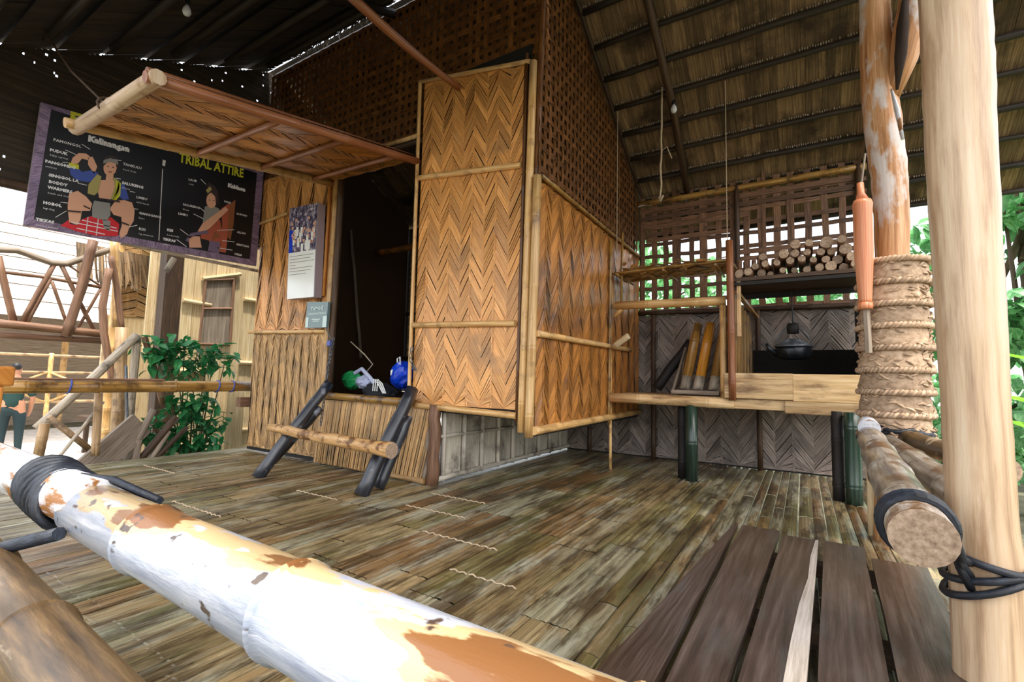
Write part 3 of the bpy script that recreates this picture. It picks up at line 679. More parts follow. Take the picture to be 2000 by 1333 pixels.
# seated figure with a pounding pose, left half
art('printed_skin', 'skin_print', [[(135, 378), (152, 373), (168, 384), (180, 398), (176, 412), (160, 412), (157, 430), (151, 440), (135, 434), (132, 405)], [(214, 408), (226, 392), (243, 391), (258, 396), (263, 412), (261, 432), (252, 446), (248, 458), (236, 466), (233, 456), (238, 440), (237, 424), (222, 420)], [(138, 320), (142, 308), (154, 299), (168, 300), (176, 306), (172, 313), (160, 310), (152, 320)], [(181, 306), (190, 326), (184, 340), (172, 322), (172, 308)], [(196, 352), (222, 352), (226, 376), (214, 393), (194, 388), (190, 370)]], 1)
art('printed_face', 'skin_print', [el(215, 327, 13, 17, 20, .1), [(208, 340), (222, 342), (220, 356), (206, 354)]], 2)
art('printed_hair', 'print_darkhair', [[(200, 322), (204, 308), (216, 303), (230, 309), (233, 326), (228, 330), (226, 318), (212, 314), (203, 324)]], 3)
art('printed_headcloth', 'print_grey', [[(202, 313), (216, 309), (230, 315), (231, 322), (215, 316), (202, 320)]], 4)
art('printed_sleeve', 'print_blue', [[(135, 326), (154, 330), (160, 336), (178, 333), (192, 338), (190, 350), (172, 356), (150, 352), (138, 342)], [(233, 358), (244, 362), (252, 390), (240, 390), (232, 384)]], 1)
art('printed_cuff', 'print_yellow', [[(134, 318), (154, 322), (154, 331), (135, 327)], [(227, 352), (236, 358), (235, 382), (224, 394), (220, 388), (226, 372)]], 2)
art('printed_vest', 'print_olive', [[(190, 340), (198, 345), (192, 375), (184, 382), (171, 378), (173, 360)], [(221, 346), (233, 354), (234, 378), (222, 392), (216, 388), (224, 366)]], 2)
art('printed_sash', 'print_grey', [[(184, 392), (215, 397), (216, 420), (208, 432), (180, 424), (180, 404)], [(200, 428), (216, 432), (214, 452), (203, 446)]], 2)
art('printed_cloth', 'print_red', [[(118, 441), (134, 430), (136, 437), (151, 441), (158, 430), (178, 422), (206, 432), (216, 424), (233, 438), (230, 462), (188, 461), (150, 452)]], 1)
mb = MB()
for a, c_ in (((140, 434), (230, 452)), ((160, 430), (228, 446)), ((172, 424), (168, 456)), ((192, 428), (188, 460)), ((150, 446), (205, 458))):
    for pl in band([a, c_], 1.6)[:1]:
        mb.poly([pp(x, y, 2) for x, y in pl][::-1] if 0 else sorted_ccw([pp(x, y, 2) for x, y in pl]), None, .5)
mb.build('printed_check', 'print_white', ps)
art('printed_bands', 'print_darkhair', [band([(133, 412), (158, 414)], 3)[0], band([(236, 434), (252, 440)], 3)[0], band([(193, 388), (234, 394)], 3)[0], band([(163, 402), (176, 408)], 2.5)[0], el(211, 325, 2, 1), el(221, 327, 2, 1)], 5)
art('printed_mouth', 'print_rust', [el(215, 336, 4, 1.4)], 5)
# figure with a long lute, right half
art('printed_dress', 'print_rust', [[(392, 446), (410, 428), (430, 430), (434, 452), (430, 492), (412, 490), (408, 470), (392, 466)], [(432, 408), (449, 396), (447, 440), (441, 494), (430, 492), (434, 440)]], 1)
art('printed_blouse', 'print_grey', [[(400, 404), (412, 400), (428, 408), (432, 418), (420, 432), (404, 440), (396, 434), (398, 418)]], 2)
art('printed_face', 'skin_print', [el(413, 392, 10, 15), [(386, 452), (396, 436), (440, 404), (446, 410), (410, 446), (396, 454)], [(368, 462), (390, 462), (394, 484), (370, 484)]], 3)
art('printed_hair', 'print_darkhair', [[(403, 384), (406, 370), (416, 364), (426, 374), (427, 398), (422, 402), (420, 384), (412, 376)], [(402, 364), (408, 356), (420, 364), (424, 374), (414, 368)], el(409, 391, 1.6, .9), el(417, 392, 1.6, .9)], 4)
art('printed_cap', 'print_olive', [[(402, 372), (410, 364), (414, 370), (406, 378)]], 5)
art('printed_lute', 'bamboo_red', [[(448, 400), (460, 390), (456, 440), (450, 470), (444, 462)], [(420, 452), (432, 462), (412, 470)]], 2)
art('printed_skirt', 'print_mauve', [[(410, 470), (430, 474), (428, 496), (406, 490)], [(362, 470), (372, 456), (404, 450), (408, 456), (380, 460), (370, 474)]], 3)
mb = MB()
R_ = (cs[2]-cs[3]).normalized(); Uz = V((0, 0, 1)); Rt = (cs[1]-cs[0]).normalized()
caps = [(172, 268, 'Kalinangan', .075, .006), (104, 268, 'PAMONGOL', .035, .001), (97, 288, 'PUDUK', .036, .002), (97, 297, 'baby carrier', .026, 0), (88, 310, 'PANGONDO', .036, .002), (88, 319, 'armlets', .026, 0), (95, 337, 'SINGGOL LA', .036, .002), (95, 350, 'BODDY', .036, .002), (93, 361, 'WARMERS', .036, .002), (93, 371, 'beads and cloth', .024, 0), (84, 391, 'HOBOL', .036, .002), (84, 401, 'leg ring', .026, 0), (70, 424, 'TIKKAS', .036, .002), (70, 434, 'beaded anklets', .024, 0),
        (240, 315, 'TANKULU', .034, .001), (240, 325, 'head cloth', .026, 0), (238, 352, 'SALUKENG', .036, .002), (238, 361, 'blouse', .026, 0), (266, 380, 'LIMBU', .034, .001), (266, 389, 'wrist bands', .024, 0), (271, 411, 'GANGGANG', .034, .001), (271, 420, 'knee', .026, 0), (271, 442, 'KISI', .036, .001), (271, 451, 'leg ornament', .024, 0),
        (445, 358, 'Kablaon', .062, .005), (368, 345, 'LAUB', .034, .001), (368, 353, 'comb', .024, 0), (357, 394, 'SALUKENG', .034, .001), (357, 403, 'blouse', .024, 0), (348, 412, 'LIMBU', .034, .001), (326, 444, 'KISI', .036, .002), (326, 453, 'beaded ring', .024, 0), (318, 462, 'TIKKAS', .036, .002), (318, 471, 'anklets', .024, 0), (463, 448, 'ALLAH', .034, .001), (461, 472, 'GINTUAN', .034, .001), (458, 491, 'IGKIA', .034, .001), (462, 412, 'KUDYAPI', .03, .001), (438, 388, 'PAHA', .03, .001)]
for x, y, s_, z_, bo in caps: mb.text(s_, z_, pp(x, y+7, 3), Rt.lerp(R_, (y-250)/250).normalized(), Uz, bold=bo)
for ln in (((160, 282), (176, 292)), ((128, 293), (148, 302)), ((122, 317), (133, 318)), ((152, 358), (170, 362)), ((118, 395), (133, 397)), ((108, 425), (130, 412)), ((222, 312), (237, 314)), ((226, 348), (236, 350)), ((254, 374), (264, 376)), ((262, 408), (270, 409)), ((252, 444), (268, 440)), ((392, 350), (402, 360)), ((388, 404), (400, 414)), ((378, 418), (398, 428)), ((352, 448), (368, 460)), ((345, 468), (364, 482)), ((424, 450), (458, 449)), ((434, 470), (458, 473)), ((424, 484), (454, 489))):
    for pl in band(list(ln), 1.1)[:1]: mb.poly(sorted_ccw([pp(x, y, 3) for x, y in pl]), None, .5)
for pl in ([(318, 312), (324, 314), (322, 325), (317, 323)], [(317, 330), (318.5, 330), (311, 470), (309.5, 470)]): mb.poly([pp(x, y, 2) for x, y in pl][::-1], None, .5)
mb.build('caption_lettering', 'print_white', ps)
mb = MB(); mb.text('E', .16, pp(135, 240, 3), Rt, Uz, bold=.008); mb.text('TRIBAL ATTIRE', .150, pp(349, 316, 3), (pp(474, 346)-pp(360, 318)), Uz, bold=.004, xs=.70)
mb.build('headline_lettering', 'print_yellow', ps)
mb = MB(); mb.tube([P(235, 475, 0, XP-.06), P(505, 530, 0, XP-.06)], .02, 6); mb.tube([P(340, 505, 0, XP-.02), P(324, 530, 0, XP-.02)], .03, 7); mb.build('hanging_stick', 'bamboo_grey', ps)
# ------------------------------------------------------------------ picture board and plaque
pb = thing('picture_board', (-4.9, YF-.1, 2.3), 'white information board with a crowd photograph, hung beside the doorway', 'board')
def pf(px, py, y): return P(px, py, 1, y)
F_ = [pf(566, 408, 3.14), pf(622, 396, 3.14), pf(614, 580, 3.14), pf(560, 585, 3.14)]
mb = MB(); Bk = [p+V((0, .09, 0)) for p in F_]; mb.poly(F_[::-1], None, .5); mb.poly(Bk, None, .5)
for i in range(4): j = (i+1) % 4; mb.poly([F_[i], F_[j], Bk[j], Bk[i]][::-1], None, .5)
mb.build('board_body', 'card_edge', pb)
def sub(u0, u1, v0, v1, o): 
    def q(u, v): return F_[0].lerp(F_[1], u).lerp(F_[3].lerp(F_[2], u), v)+V((0, -o, 0))
    return [q(u0, v1), q(u1, v1), q(u1, v0), q(u0, v0)]
mb = MB(); mb.poly(sub(.02, .98, .0, .5, .003), [(0, 0), (.6, 0), (.6, .5), (0, .5)], .5); mb.build('crowd_photograph', 'crowd_print', pb)
mb = MB(); mb.poly(sub(.02, .98, .5, 1, .003), None, .5); mb.build('text_sheet', 'card_white', pb)
mb = MB()
for k in range(7):
    u1 = [.9, .82, .95, .3, .9, .85, .7][k]; mb.poly(sub(.08, u1, .54+k*.033, .546+k*.033, .005), None, .5)
mb.build('text_line', 'print_grey', pb)
mb = MB(); 
for k in range(26):
    u, v = rnd(.06, .9), rnd(.12, .4); mb.poly(sub(u, u+.06, v, v+.03, .0045), None, .5)
mb.build('printed_heads', 'skin_print', pb)
mb = MB()
for k in range(16):
    u, v = rnd(.04, .86), rnd(.2, .44); mb.poly(sub(u, u+.08, v, v+.1, .004), None, .5)
mb.build('printed_shirts', 'card_white', pb)
mb = MB(); mb.poly(sub(.03, .16, .25, .5, .0042), None, .5); mb.build('printed_blue_shirt', 'blue_plastic', pb)
pq = thing('plaque', (-4.57, YF-.05, 1.45), 'small slate-green plaque with white lettering, below the picture board', 'plaque')
F_ = [pf(600, 590, 3.2), pf(641, 590, 3.2), pf(637, 640, 3.2), pf(596, 641, 3.2)]
mb = MB(); Bk = [p+V((0, .03, 0)) for p in F_]; mb.poly(F_[::-1], None, .5)
for i in range(4): j = (i+1) % 4; mb.poly([F_[i], F_[j], Bk[j], Bk[i]][::-1], None, .5)
mb.build('plaque_body', 'plaque', pq)
mb = MB(); mb.poly(sub(.0, .14, .6, .98, .002), None, .5); mb.poly(sub(.82, 1, .55, .98, .002), None, .5); mb.poly(sub(.3, .7, .66, .69, .003), None, .5); mb.poly(sub(.35, .65, .73, .76, .003), None, .5)
o1 = sub(.22, .22, .34, .34, .004)[0]; mb.text('YAMOG', .058, o1, (1, 0, 0), (0, 0, 1), bold=.002); o1 = sub(.13, .13, .52, .52, .004)[0]; mb.text('PANAWAGTAWAG', .034, o1, (1, 0, 0), (0, 0, 1), bold=.001)
mb.build('plaque_lettering', 'plaque_light', pq)
# chains and padlock
def chain(pts, r, mb):
    pts = [V(p) for p in pts]; tot = []
    for a, b2 in zip(pts[:-1], pts[1:]):
        n = max(1, int((b2-a).length/(r*3.2)))
        for k in range(n): tot.append((a.lerp(b2, (k+.5)/n), (b2-a).normalized()))
    for i, (c, d) in enumerate(tot):
        s_, u_ = frame(d); x_ = s_ if i % 2 else u_
        mb.tube([c+d*math.cos(a)*r*2.1+x_*math.sin(a)*r*1.2 for a in [k*math.pi/4 for k in range(9)]], r*.35, 5, False)
mb = MB(); chain([P(652, 660, 1, YF-.07), P(640, 720, 1, YF-.08), P(626, 832, 1, YF-.1)], .012, mb); chain([P(637, 640, 1, YF-.06), P(643, 655, 1, YF-.06)], .01, mb)
cn = mb.build('chain', 'iron_worn', None, True, loc=P(640, 700, 1, YF-.08)); tag(cn, 'steel chain hanging down the left door jamb to the log step', 'chain')
pl = thing('padlock', P(643, 668, 1, YF-.07), 'small blue padlock hanging below the plaque', 'padlock')
mb = MB(); mb.box(P(643, 671, 1, YF-.08), (.055, .025, .06)); mb.build('lock_body', 'lock_blue', pl, bevel=.006)
mb = MB(); c = P(643, 660, 1, YF-.08); mb.tube([c+V((.018*math.cos(a), 0, .03*math.sin(a)-.01)) for a in [k*math.pi/6 for k in range(7)]], .004, 6); mb.build('shackle', 'iron_worn', pl)
mb = MB(); c = P(804, 690, 1, YF-.07); chain([c+V((0, 0, .06)), c+V((-.02, 0, -.05)), c+V((.06, 0, -.16)), c+V((.0, 0, -.12))], .012, mb)
tag(mb.build('chain', 'iron_worn', None, True, loc=c), 'short loop of chain at the right side of the doorway', 'chain')
# ------------------------------------------------------------------ log ladder
ld = thing('log_step', (-3.6, 2.7, 0), 'low ladder of black logs with a pale round rung at the doorway', 'ladder')
def logp(a, b2, r, m='black_log', rough=.05):
    q = MB(); a, b2 = V(a), V(b2); q.tube([a.lerp(b2, k/8)+V((rnd(-.006, .006), rnd(-.006, .006), 0)) for k in range(9)], [r*(1.05-.08*k/8) for k in range(9)], 14, rough=rough); return q
logp((-4.22, 2.50, .0), (-4.12, 3.14, .86), .052).build('log', 'black_log', ld, True)
logp((-4.42, 2.76, .10), (-4.12, 3.05, .62), .052).build('log', 'black_log', ld, True)
logp((-2.98, 2.62, .0), (-2.95, 3.12, .84), .056).build('log', 'black_log', ld, True)
logp((-3.02, 2.84, .02), (-2.95, 3.08, .60), .05).build('log', 'black_log', ld, True)
q = MB(); a, b2 = P(527, 836, 1, 2.72), P(765, 880, 1, 2.62); k = 10
q.tube([a.lerp(b2, i/k)+V((0, 0, rnd(-.006, .006))) for i in range(k+1)], [.038+.018*i/k+(.006 if i % 4 == 2 else 0) for i in range(k+1)], 14, rough=.04, capm=1)
tag(q.build('rung', ['rung_wood', 'cut_end'], ld, True), 'pale peeled round rung')
# ------------------------------------------------------------------ bags inside
bgp = P(780, 728, 1, 3.75)
bb = thing('plastic_bag', (bgp.x, bgp.y, .70), 'blue plastic bag tied at the top, inside the doorway', 'bag')
mb = MB(); blob(mb, bgp+V((0, .05, -.03)), (.15, .13, .15), 16, 10, .09); mb.build('bag_body', 'blue_plastic', bb)
mb = MB(); mb.tube([bgp+V((-.03, 0, .08)), bgp+V((-.04, 0, .15)), bgp+V((.0, 0, .17)), bgp+V((.01, 0, .08))], .009, 6); mb.tube([bgp+V((0, -.12, .02)), bgp+V((.02, -.14, -.03)), bgp+V((.03, -.13, .03))], .006, 6); mb.build('bag_handle', 'card_white', bb)
g0 = P(688, 738, 1, 3.62)
gb = thing('plastic_bag', (g0.x, g0.y, .70), 'green and pale crumpled bag inside the doorway, left corner', 'bag')
mb = MB(); blob(mb, g0+V((0, 0, -.03)), (.13, .10, .10), 14, 8, .15); mb.build('bag_body', 'green_plastic', gb)
mb = MB(); blob(mb, g0+V((.2, 0, -.04)), (.12, .08, .07), 12, 7, .25); mb.tube([g0+V((.1, -.05, .05)), g0+V((.22, -.06, .10)), g0+V((.33, -.03, .0)), g0+V((.42, -.05, -.06))], .022, 7); mb.build('pale_wrap', 'white_cloth', gb)
c0 = P(737, 742, 1, 3.5); c0.z -= .055
db = thing('black_bag', (c0.x, c0.y, .70), 'black cloth bag with white cords between the green and blue bags', 'bag')
mb = MB(); blob(mb, c0+V((.02, .02, -.07)), (.22, .12, .09), 14, 8, .12); mb.build('bag_body', 'dark_cloth', db)
mb = MB()
for s_ in range(3): mb.tube([c0+V((.05+s_*.03, -.1, -.06)), c0+V((.08+s_*.03, -.12, .06)), c0+V((.13+s_*.03, -.11, .02)), c0+V((.2+s_*.02, -.1, -.08))], .006, 5)
mb.build('cord', 'card_white', db)
mb = MB(); mb.tube([P(685, 668, 1, 3.6), P(712, 693, 1, 3.62), P(728, 712, 1, 3.6), P(715, 728, 1, 3.6)], .007, 6)
tag(mb.build('wire', 'bamboo_grey', None, True, loc=P(715, 728, 1, 3.6)), 'thin pale curved wire sticking up behind the bags in the doorway', 'wire')
# ------------------------------------------------------------------ kitchen counter
kc = thing('kitchen_counter', (-.7, 5.4, 0), 'low bamboo and plank kitchen counter along the back wall', 'counter')
mb = MB()
for k in range(9): mb.box((-.62, 4.96+k*.12, .805), (2.26, .112, .03))
mb.build('counter_top', 'counter_wood', kc)
bam('front_log', (-1.76, 4.90, .775), (-.55, 4.90, .765), .052, kc, 'counter_wood', node=.6)
mb = MB(); mb.box((-.05, 4.90, .765), (1.1, .05, .09)); mb.box((.19, 4.875, .755), (.66, .05, .11)); mb.build('front_board', 'counter_wood', kc, bevel=.008)
for x, y, dark in ((-.94, 4.92, 0), (.34, 4.8, 0)):
    q = MB(); q.bamboo((x, y, 0), (x, y, .74), .058, .42, 16); tag(q.build('leg', 'bamboo_green', kc, True), 'green bamboo leg')
    q = MB(); q.bamboo((x-.1, y+.07, 0), (x-.1, y+.07, .74), .045, .42, 14); q.build('leg', 'black_wood', kc, True)
# open frame at left
bam('frame_rail', (-1.72, 4.92, 1.77), (-.62, 4.92, 1.75), .045, kc, 'bamboo', node=.5)
bam('frame_post', (-.645, 4.93, .82), (-.645, 4.93, 1.76), .030, kc, 'bamboo', node=.5)
bam('frame_rail', (-.66, 4.95, 1.74), (-.70, 5.98, 1.72), .03, kc, 'dark_wood')
# hearth box
hb = thing('hearth_box', (0, 5.4, .82), 'open plank hearth box with a hood shelf on the right half of the counter', 'hearth')
mb = MB(); mb.box((-.35, 4.87, .935), (.56, .035, .235)); mb.box((.2, 4.868, .93), (.55, .035, .24)); mb.build('front_board', 'counter_wood', hb, bevel=.005)
mb = MB(); mb.box((.465, 4.9, .92), (.04, .1, .30)); mb.build('corner_block', 'pale_board', hb, bevel=.004)
bam('post', (-.56, 4.86, .80), (-.57, 4.84, 2.32), .033, hb, 'bamboo_red', node=.5)
bam('post', (.50, 4.95, .8), (.49, 4.95, 2.0), .025, hb, 'black_wood')
mb = MB()
for k in range(6): mb.beam((-.535+k*.012, 4.95+k*.16, .86), (-.53+k*.012, 4.95+k*.16, 1.80-k*.03), .02, .14, up=(0, 1, 0))
mb.build('side_slats', 'bamboo_brown', hb)
mb = MB(); mb.box((-.5, 4.92, 1.70), (.035, .035, .6)); mb.beam((-.52, 4.92, 1.83), (-.42, 5.9, 1.70), .04, .03); mb.build('side_frame', 'bamboo', hb)
mb = MB(); mb.box((-.02, 5.4, .83), (.98, .98, .02)); mb.box((.48, 5.45, 1.3), (.02, .95, .9)); mb.box((-.02, 5.93, 1.08), (1.0, .02, .50)); mb.build('soot_lining', 'soot', hb)
mb = MB(); mb.box((-.06, 4.92, 1.945), (1.02, .05, .035)); mb.box((-.03, 5.21, 1.91), (1.02, .58, .03)); mb.build('hood_shelf', 'dark_wood', hb)
mb = MB(); mb.box((-.06, 4.9, 1.90), (1.0, .04, .03)); mb.build('hood_beam', 'black_wood', hb); mb = MB(); mb.box((-.03, 5.47, 1.87), (1.02, .05, .05)); mb.build('hood_beam', 'black_wood', hb)
# kettle hanging over the hearth
kt = thing('kettle', (-.07, 5.4, 1.22), 'black pot-bellied kettle hanging over the hearth', 'kettle')
mb = MB(); mb.lathe((-.07, 5.4, 1.20), [(.06, 0), (.13, .012), (.155, .05), (.16, .10), (.15, .125)], 24); mb.build('pot', 'iron', kt, True)
mb = MB(); mb.lathe((-.07, 5.4, 1.325), [(.165, 0), (.165, .012), (.12, .045), (.06, .075), (.03, .085)], 24); tag(mb.build('lid', 'iron_worn', kt, True), 'pale worn metal lid')
mb = MB(); mb.tube([V((-.07+.15*math.cos(a), 5.4, 1.33+.19*math.sin(a))) for a in [k*math.pi/10 for k in range(11)]], .006, 6); mb.build('bail_handle', 'iron_worn', kt, True)
mb = MB(); mb.tube([(-.20, 5.36, 1.25), (-.28, 5.33, 1.31), (-.30, 5.32, 1.36)], [.03, .02, .013], 10); mb.build('spout', 'iron', kt, True)
hk = thing('pot_hanger', (-.07, 5.4, 1.5), 'dark cord and bamboo block that the kettle hangs from', 'hanger')
mb = MB(); mb.lathe((-.07, 5.4, 1.46), [(.05, 0), (.055, .05), (.05, .10)], 12); mb.build('block', 'black_wood', hk, True)
mb = MB(); mb.tube([(-.07, 5.4, 1.54), (-.075, 5.4, 1.9)], .006, 6); mb.build('cord', 'black_cord', hk)
mb = MB()
for i, x in enumerate((-.20, -.08, .06)):
    o = MB(); blob(o, (x, 5.3, .93), (.045, .05, .085), 10, 7, .1); o = o.build('hearth_stone', 'iron_worn', None, True, loc=(x, 5.3, .845)); tag(o, ['leftmost of three grey hearth stones under the kettle', 'middle of three grey hearth stones under the kettle', 'rightmost of three grey hearth stones under the kettle'][i], 'stone', 'hearth stones')
# firewood on the hood shelf
logs = []
rows = [(2.005, [-.50, -.41, -.32, -.23, -.13, -.035, .06, .15, .24, .33, .42]), (2.082, [-.36, -.27, -.17, -.08, .015, .11, .20, .29, .385]), (2.157, [-.30, -.12, -.03, .06, .16, .25, .34]), (2.228, [-.02, .08, .20, .31])]
pos = ['bottom', 'second', 'third', 'top']
cnt = 0
for ri, (z, xs) in enumerate(rows):
    for ci, x in enumerate(xs):
        r = rnd(.027, .043); r = .052 if (ri, ci) in ((2, 6), (3, 2)) else r
        q = MB(); y0 = 4.93+rnd(-.05, .10); L_ = rnd(.46, .62); n = 5; dx = rnd(-.03, .03)
        q.tube([(dx*k/n, L_*k/n, rnd(-.003, .003)) for k in range(n+1)], [r*rnd(.93, 1.04) for k in range(n+1)], 11, rough=.06, capm=1)
        o = q.build('firewood_log', ['stick_wood', 'cut_end'], None, True); o.location = (x+rnd(-.01, .01), y0, z+rnd(-.006, .006))
        side = 'left end' if x < -.2 else ('middle' if x < .2 else 'right end')
        ords = ['leftmost', 'second from left', 'third from left', 'fourth from left', 'fifth from left', 'sixth from left', 'seventh from left', 'eighth from left', 'ninth from left', 'tenth from left', 'eleventh from left']
        lb = f'round firewood log, {ords[ci]} in the {pos[ri]} layer of the pile'
        if (ri, ci) == (3, 2): lb = 'pale wide firewood log at the top of the pile'
        if (ri, ci) == (2, 6): lb = 'thick dark-ended firewood log at the right of the pile'
        tag(o, lb, 'log', 'firewood logs on the hood shelf'); logs.append(o)
for i in range(7):
    x = -.52+i*.06+rnd(-.01, .01); q = MB(); q.bamboo((0, 0, 0), (rnd(-.02, .02), .04, rnd(.14, .24)), .022, .2, 9)
    o = q.build('bamboo_offcut', 'stick_wood', None, True); o.location = (x, 5.22+rnd(-.02, .02), 2.0); tag(o, ['leftmost', 'second', 'third', 'fourth', 'fifth', 'sixth', 'rightmost'][i]+' of the short brown bamboo offcuts standing behind the left end of the firewood', 'bamboo piece', 'offcuts beside the firewood')
# drying rack at the left with dried leaves
dk = thing('drying_rack', (-1.15, 5.15, 2.13), 'hanging slatted rack of split bamboo above the left counter', 'rack')
for k in range(9): bam('slat', (-1.76, 4.92+k*.06, 2.13+rnd(-.01, .01)), (-.56, 4.95+k*.06, 2.16+rnd(-.01, .01)), .012, dk, 'bamboo_brown', n=6)
for x in (-1.7, -1.2, -.7): bam('cross_slat', (x, 4.88, 2.11), (x, 5.5, 2.11), .014, dk, 'bamboo_brown', n=6)
for x, y in ((-1.72, 4.95), (-.6, 4.95)):
    mb = MB(); mb.tube([(x, y, 2.12), (x, y, zA(y)-.05)], .004, 5); mb.build('cord', 'twine', dk)
mb = MB()
for k in range(150):
    c = V((rnd(-1.72, -.6), rnd(4.9, 5.4), 2.15+rnd(-.04, .07))); a = rnd(0, 6.28); l = rnd(.05, .11); d = V((math.cos(a), math.sin(a), rnd(-.3, .3)))*l; s_ = V((-math.sin(a), math.cos(a), rnd(-.3, .3)))*l*.35
    mb.poly([c-d, c+s_, c+d, c-s_+V((0, 0, .01))], [(0, 0), (.02, .05), (0, .1), (-.02, .05)])
tag(mb.build('dried_leaves', 'bamboo', None), 'curled dried brown leaves heaped on the hanging rack', 'dried leaves', kind='stuff')
# tray with bamboo tubes
tr = thing('tube_tray', (-.95, 5.3, .82), 'small wooden frame tray standing on the left counter', 'tray')
mb = MB(); mb.box((-.94, 5.10, .86), (.46, .03, .03)); mb.box((-.94, 5.55, .86), (.46, .03, .03)); mb.box((-.94, 5.32, .84), (.46, .46, .015)); mb.build('tray_base', 'grey_wood', tr)
for x in (-1.165, -.715):
    mb = MB(); mb.beam((x, 5.12, .85), (x+.06, 5.5, 1.34), .022, .022); mb.beam((x, 5.55, .85), (x+.06, 5.5, 1.34), .022, .022); mb.build('tray_side', 'grey_wood', tr)
tl = [('left light brown bamboo tube leaning in the counter tray', -1.06, 'bamboo_brown'), ('middle golden bamboo tube leaning in the counter tray', -.93, 'bamboo_gold'), ('right brown bamboo tube leaning in the counter tray, against the frame post', -.78, 'bamboo_brown')]
for i, (lb, x, m_) in enumerate(tl):
    t_ = thing('bamboo_tube', (x, 5.2, .86), lb, 'bamboo tube', 'bamboo tubes in the tray')
    d = V((.10, .22, .72)); q = MB(); q.bamboo(V((x, 5.2, .87))+d*.2, V((x, 5.2, .87))+d, .05, .55, 14); q.build('stem', m_, t_, True)
    q = MB(); q.tube([V((x, 5.2, .87)), V((x, 5.2, .87))+d*.2], .052, 14); tag(q.build('pale_end', 'bamboo_grey', t_, True), 'pale scraped end')
t_ = logp((-1.42, 5.45, .88), (-1.07, 5.62, 1.42), .055, 'black_wood'); tag(t_.build('charred_log', 'black_wood', None, True, loc=(-1.42, 5.45, .86)), 'charred black log leaning behind the tube tray', 'log')
# thin pole with bamboo joints
st = thing('slender_pole', (-1.72, 4.78, 0), 'slender pale bamboo stick standing in front of the left counter end', 'pole')
sb = P(1192, 918, 2, 0); stp = P(1192, 610, 1, sb.y)
bam('stick', sb, stp, .017, st, 'bamboo', node=.4, n=8)
for a, c_ in (((1178, 600), (1181, 640)), ((1192, 572), (1193, 604)), ((1201, 618), (1222, 596))):
    q = MB(); q.bamboo(P(*a, 1, sb.y-.01), P(*c_, 1, sb.y-.01), .03, .3, 10); q.build('joint_piece', 'bamboo', st, True)
q = MB(); q.tube([P(1184, 640, 1, sb.y-.01), P(1188, 720, 1, sb.y-.01), P(1190, 800, 1, sb.y-.01)], .006, 6); q.build('string', 'twine', st, True)
q = MB(); q.bamboo(P(1201, 676, 1, sb.y-.1), P(1228, 656, 1, sb.y-.1), .034, .09, 12); tag(q.build('bamboo_chime', 'pale_board', None, True, loc=P(1215, 666, 1, sb.y-.1)), 'short pale bamboo piece hanging beside the slender pole', 'bamboo piece')
q = MB(); q.tube([P(1213, 600, 1, 5.0), P(1216, 455, 1, 5.0)], .012, 6); tag(q.build('thin_rod', 'bamboo_brown', None, True, loc=P(1213, 600, 1, 5.0)), 'thin brown rod rising from the counter frame to the drying rack', 'rod')
# ------------------------------------------------------------------ bulb and rope
bl = thing('light_bulb', (-1.05, 4.95, 3.80), 'bare unlit light bulb hanging from the roof', 'bulb')
c = P(1316, 212, 1, 4.95); ORG[bl.name] = c; bl.location = c
mb = MB(); mb.lathe(c+V((0, 0, -.05)), [(.001, 0), (.022, .006), (.033, .03), (.030, .055), (.018, .08), (.014, .09)], 16); mb.build('glass', 'bulb_glass', bl, True)
mb = MB(); mb.lathe(c+V((0, 0, .04)), [(.017, 0), (.019, .01), (.019, .05), (.008, .06)], 12); mb.build('socket', 'bulb_cap', bl, True)
mb = MB(); mb.tube([c+V((0, 0, .09)), c+V((.01, .0, zA(c.y)-c.z-.02))], .004, 5); mb.build('wire', 'bulb_cap', bl)
c = P(365, 20, 1, 1.7)
bl = thing('light_bulb', c, 'pale bulb under the dark front roof slope, top left', 'bulb')
mb = MB(); mb.lathe(c+V((0, 0, -.05)), [(.001, 0), (.022, .006), (.033, .03), (.030, .055), (.018, .08), (.014, .09)], 16); mb.build('glass', 'bulb_glass', bl, True)
mb = MB(); mb.lathe(c+V((0, 0, .04)), [(.017, 0), (.019, .01), (.019, .05), (.008, .06)], 12); mb.tube([c+V((0, 0, .09)), V((c.x, c.y, zF(c.y)-.05))], .006, 5); mb.build('socket', 'bulb_cap', bl, True)
mb = MB(); ra, rb = P(1293, 165, 1, 4.9), P(1290, 392, 1, 4.9)
mb.tube([ra.lerp(rb, k/14)+V((.008*math.sin(k*1.7)*(k/14), 0, 0)) for k in range(15)], .010, 7)
mb.tube([ra.lerp(rb, .58), ra.lerp(rb, .56)+V((.06, 0, .01)), ra.lerp(rb, .66)+V((.11, 0, 0))], .006, 5)
mb.tube([ra.lerp(rb, .97)+V((-.02, 0, 0)), ra.lerp(rb, 1)+V((.0, 0, -.01)), ra.lerp(rb, .96)+V((.025, 0, 0))], .012, 6)
tag(mb.build('hanging_rope', 'twine', None, True, loc=ra), 'knotted pale rope hanging from the roof purlins beside the bulb', 'rope')
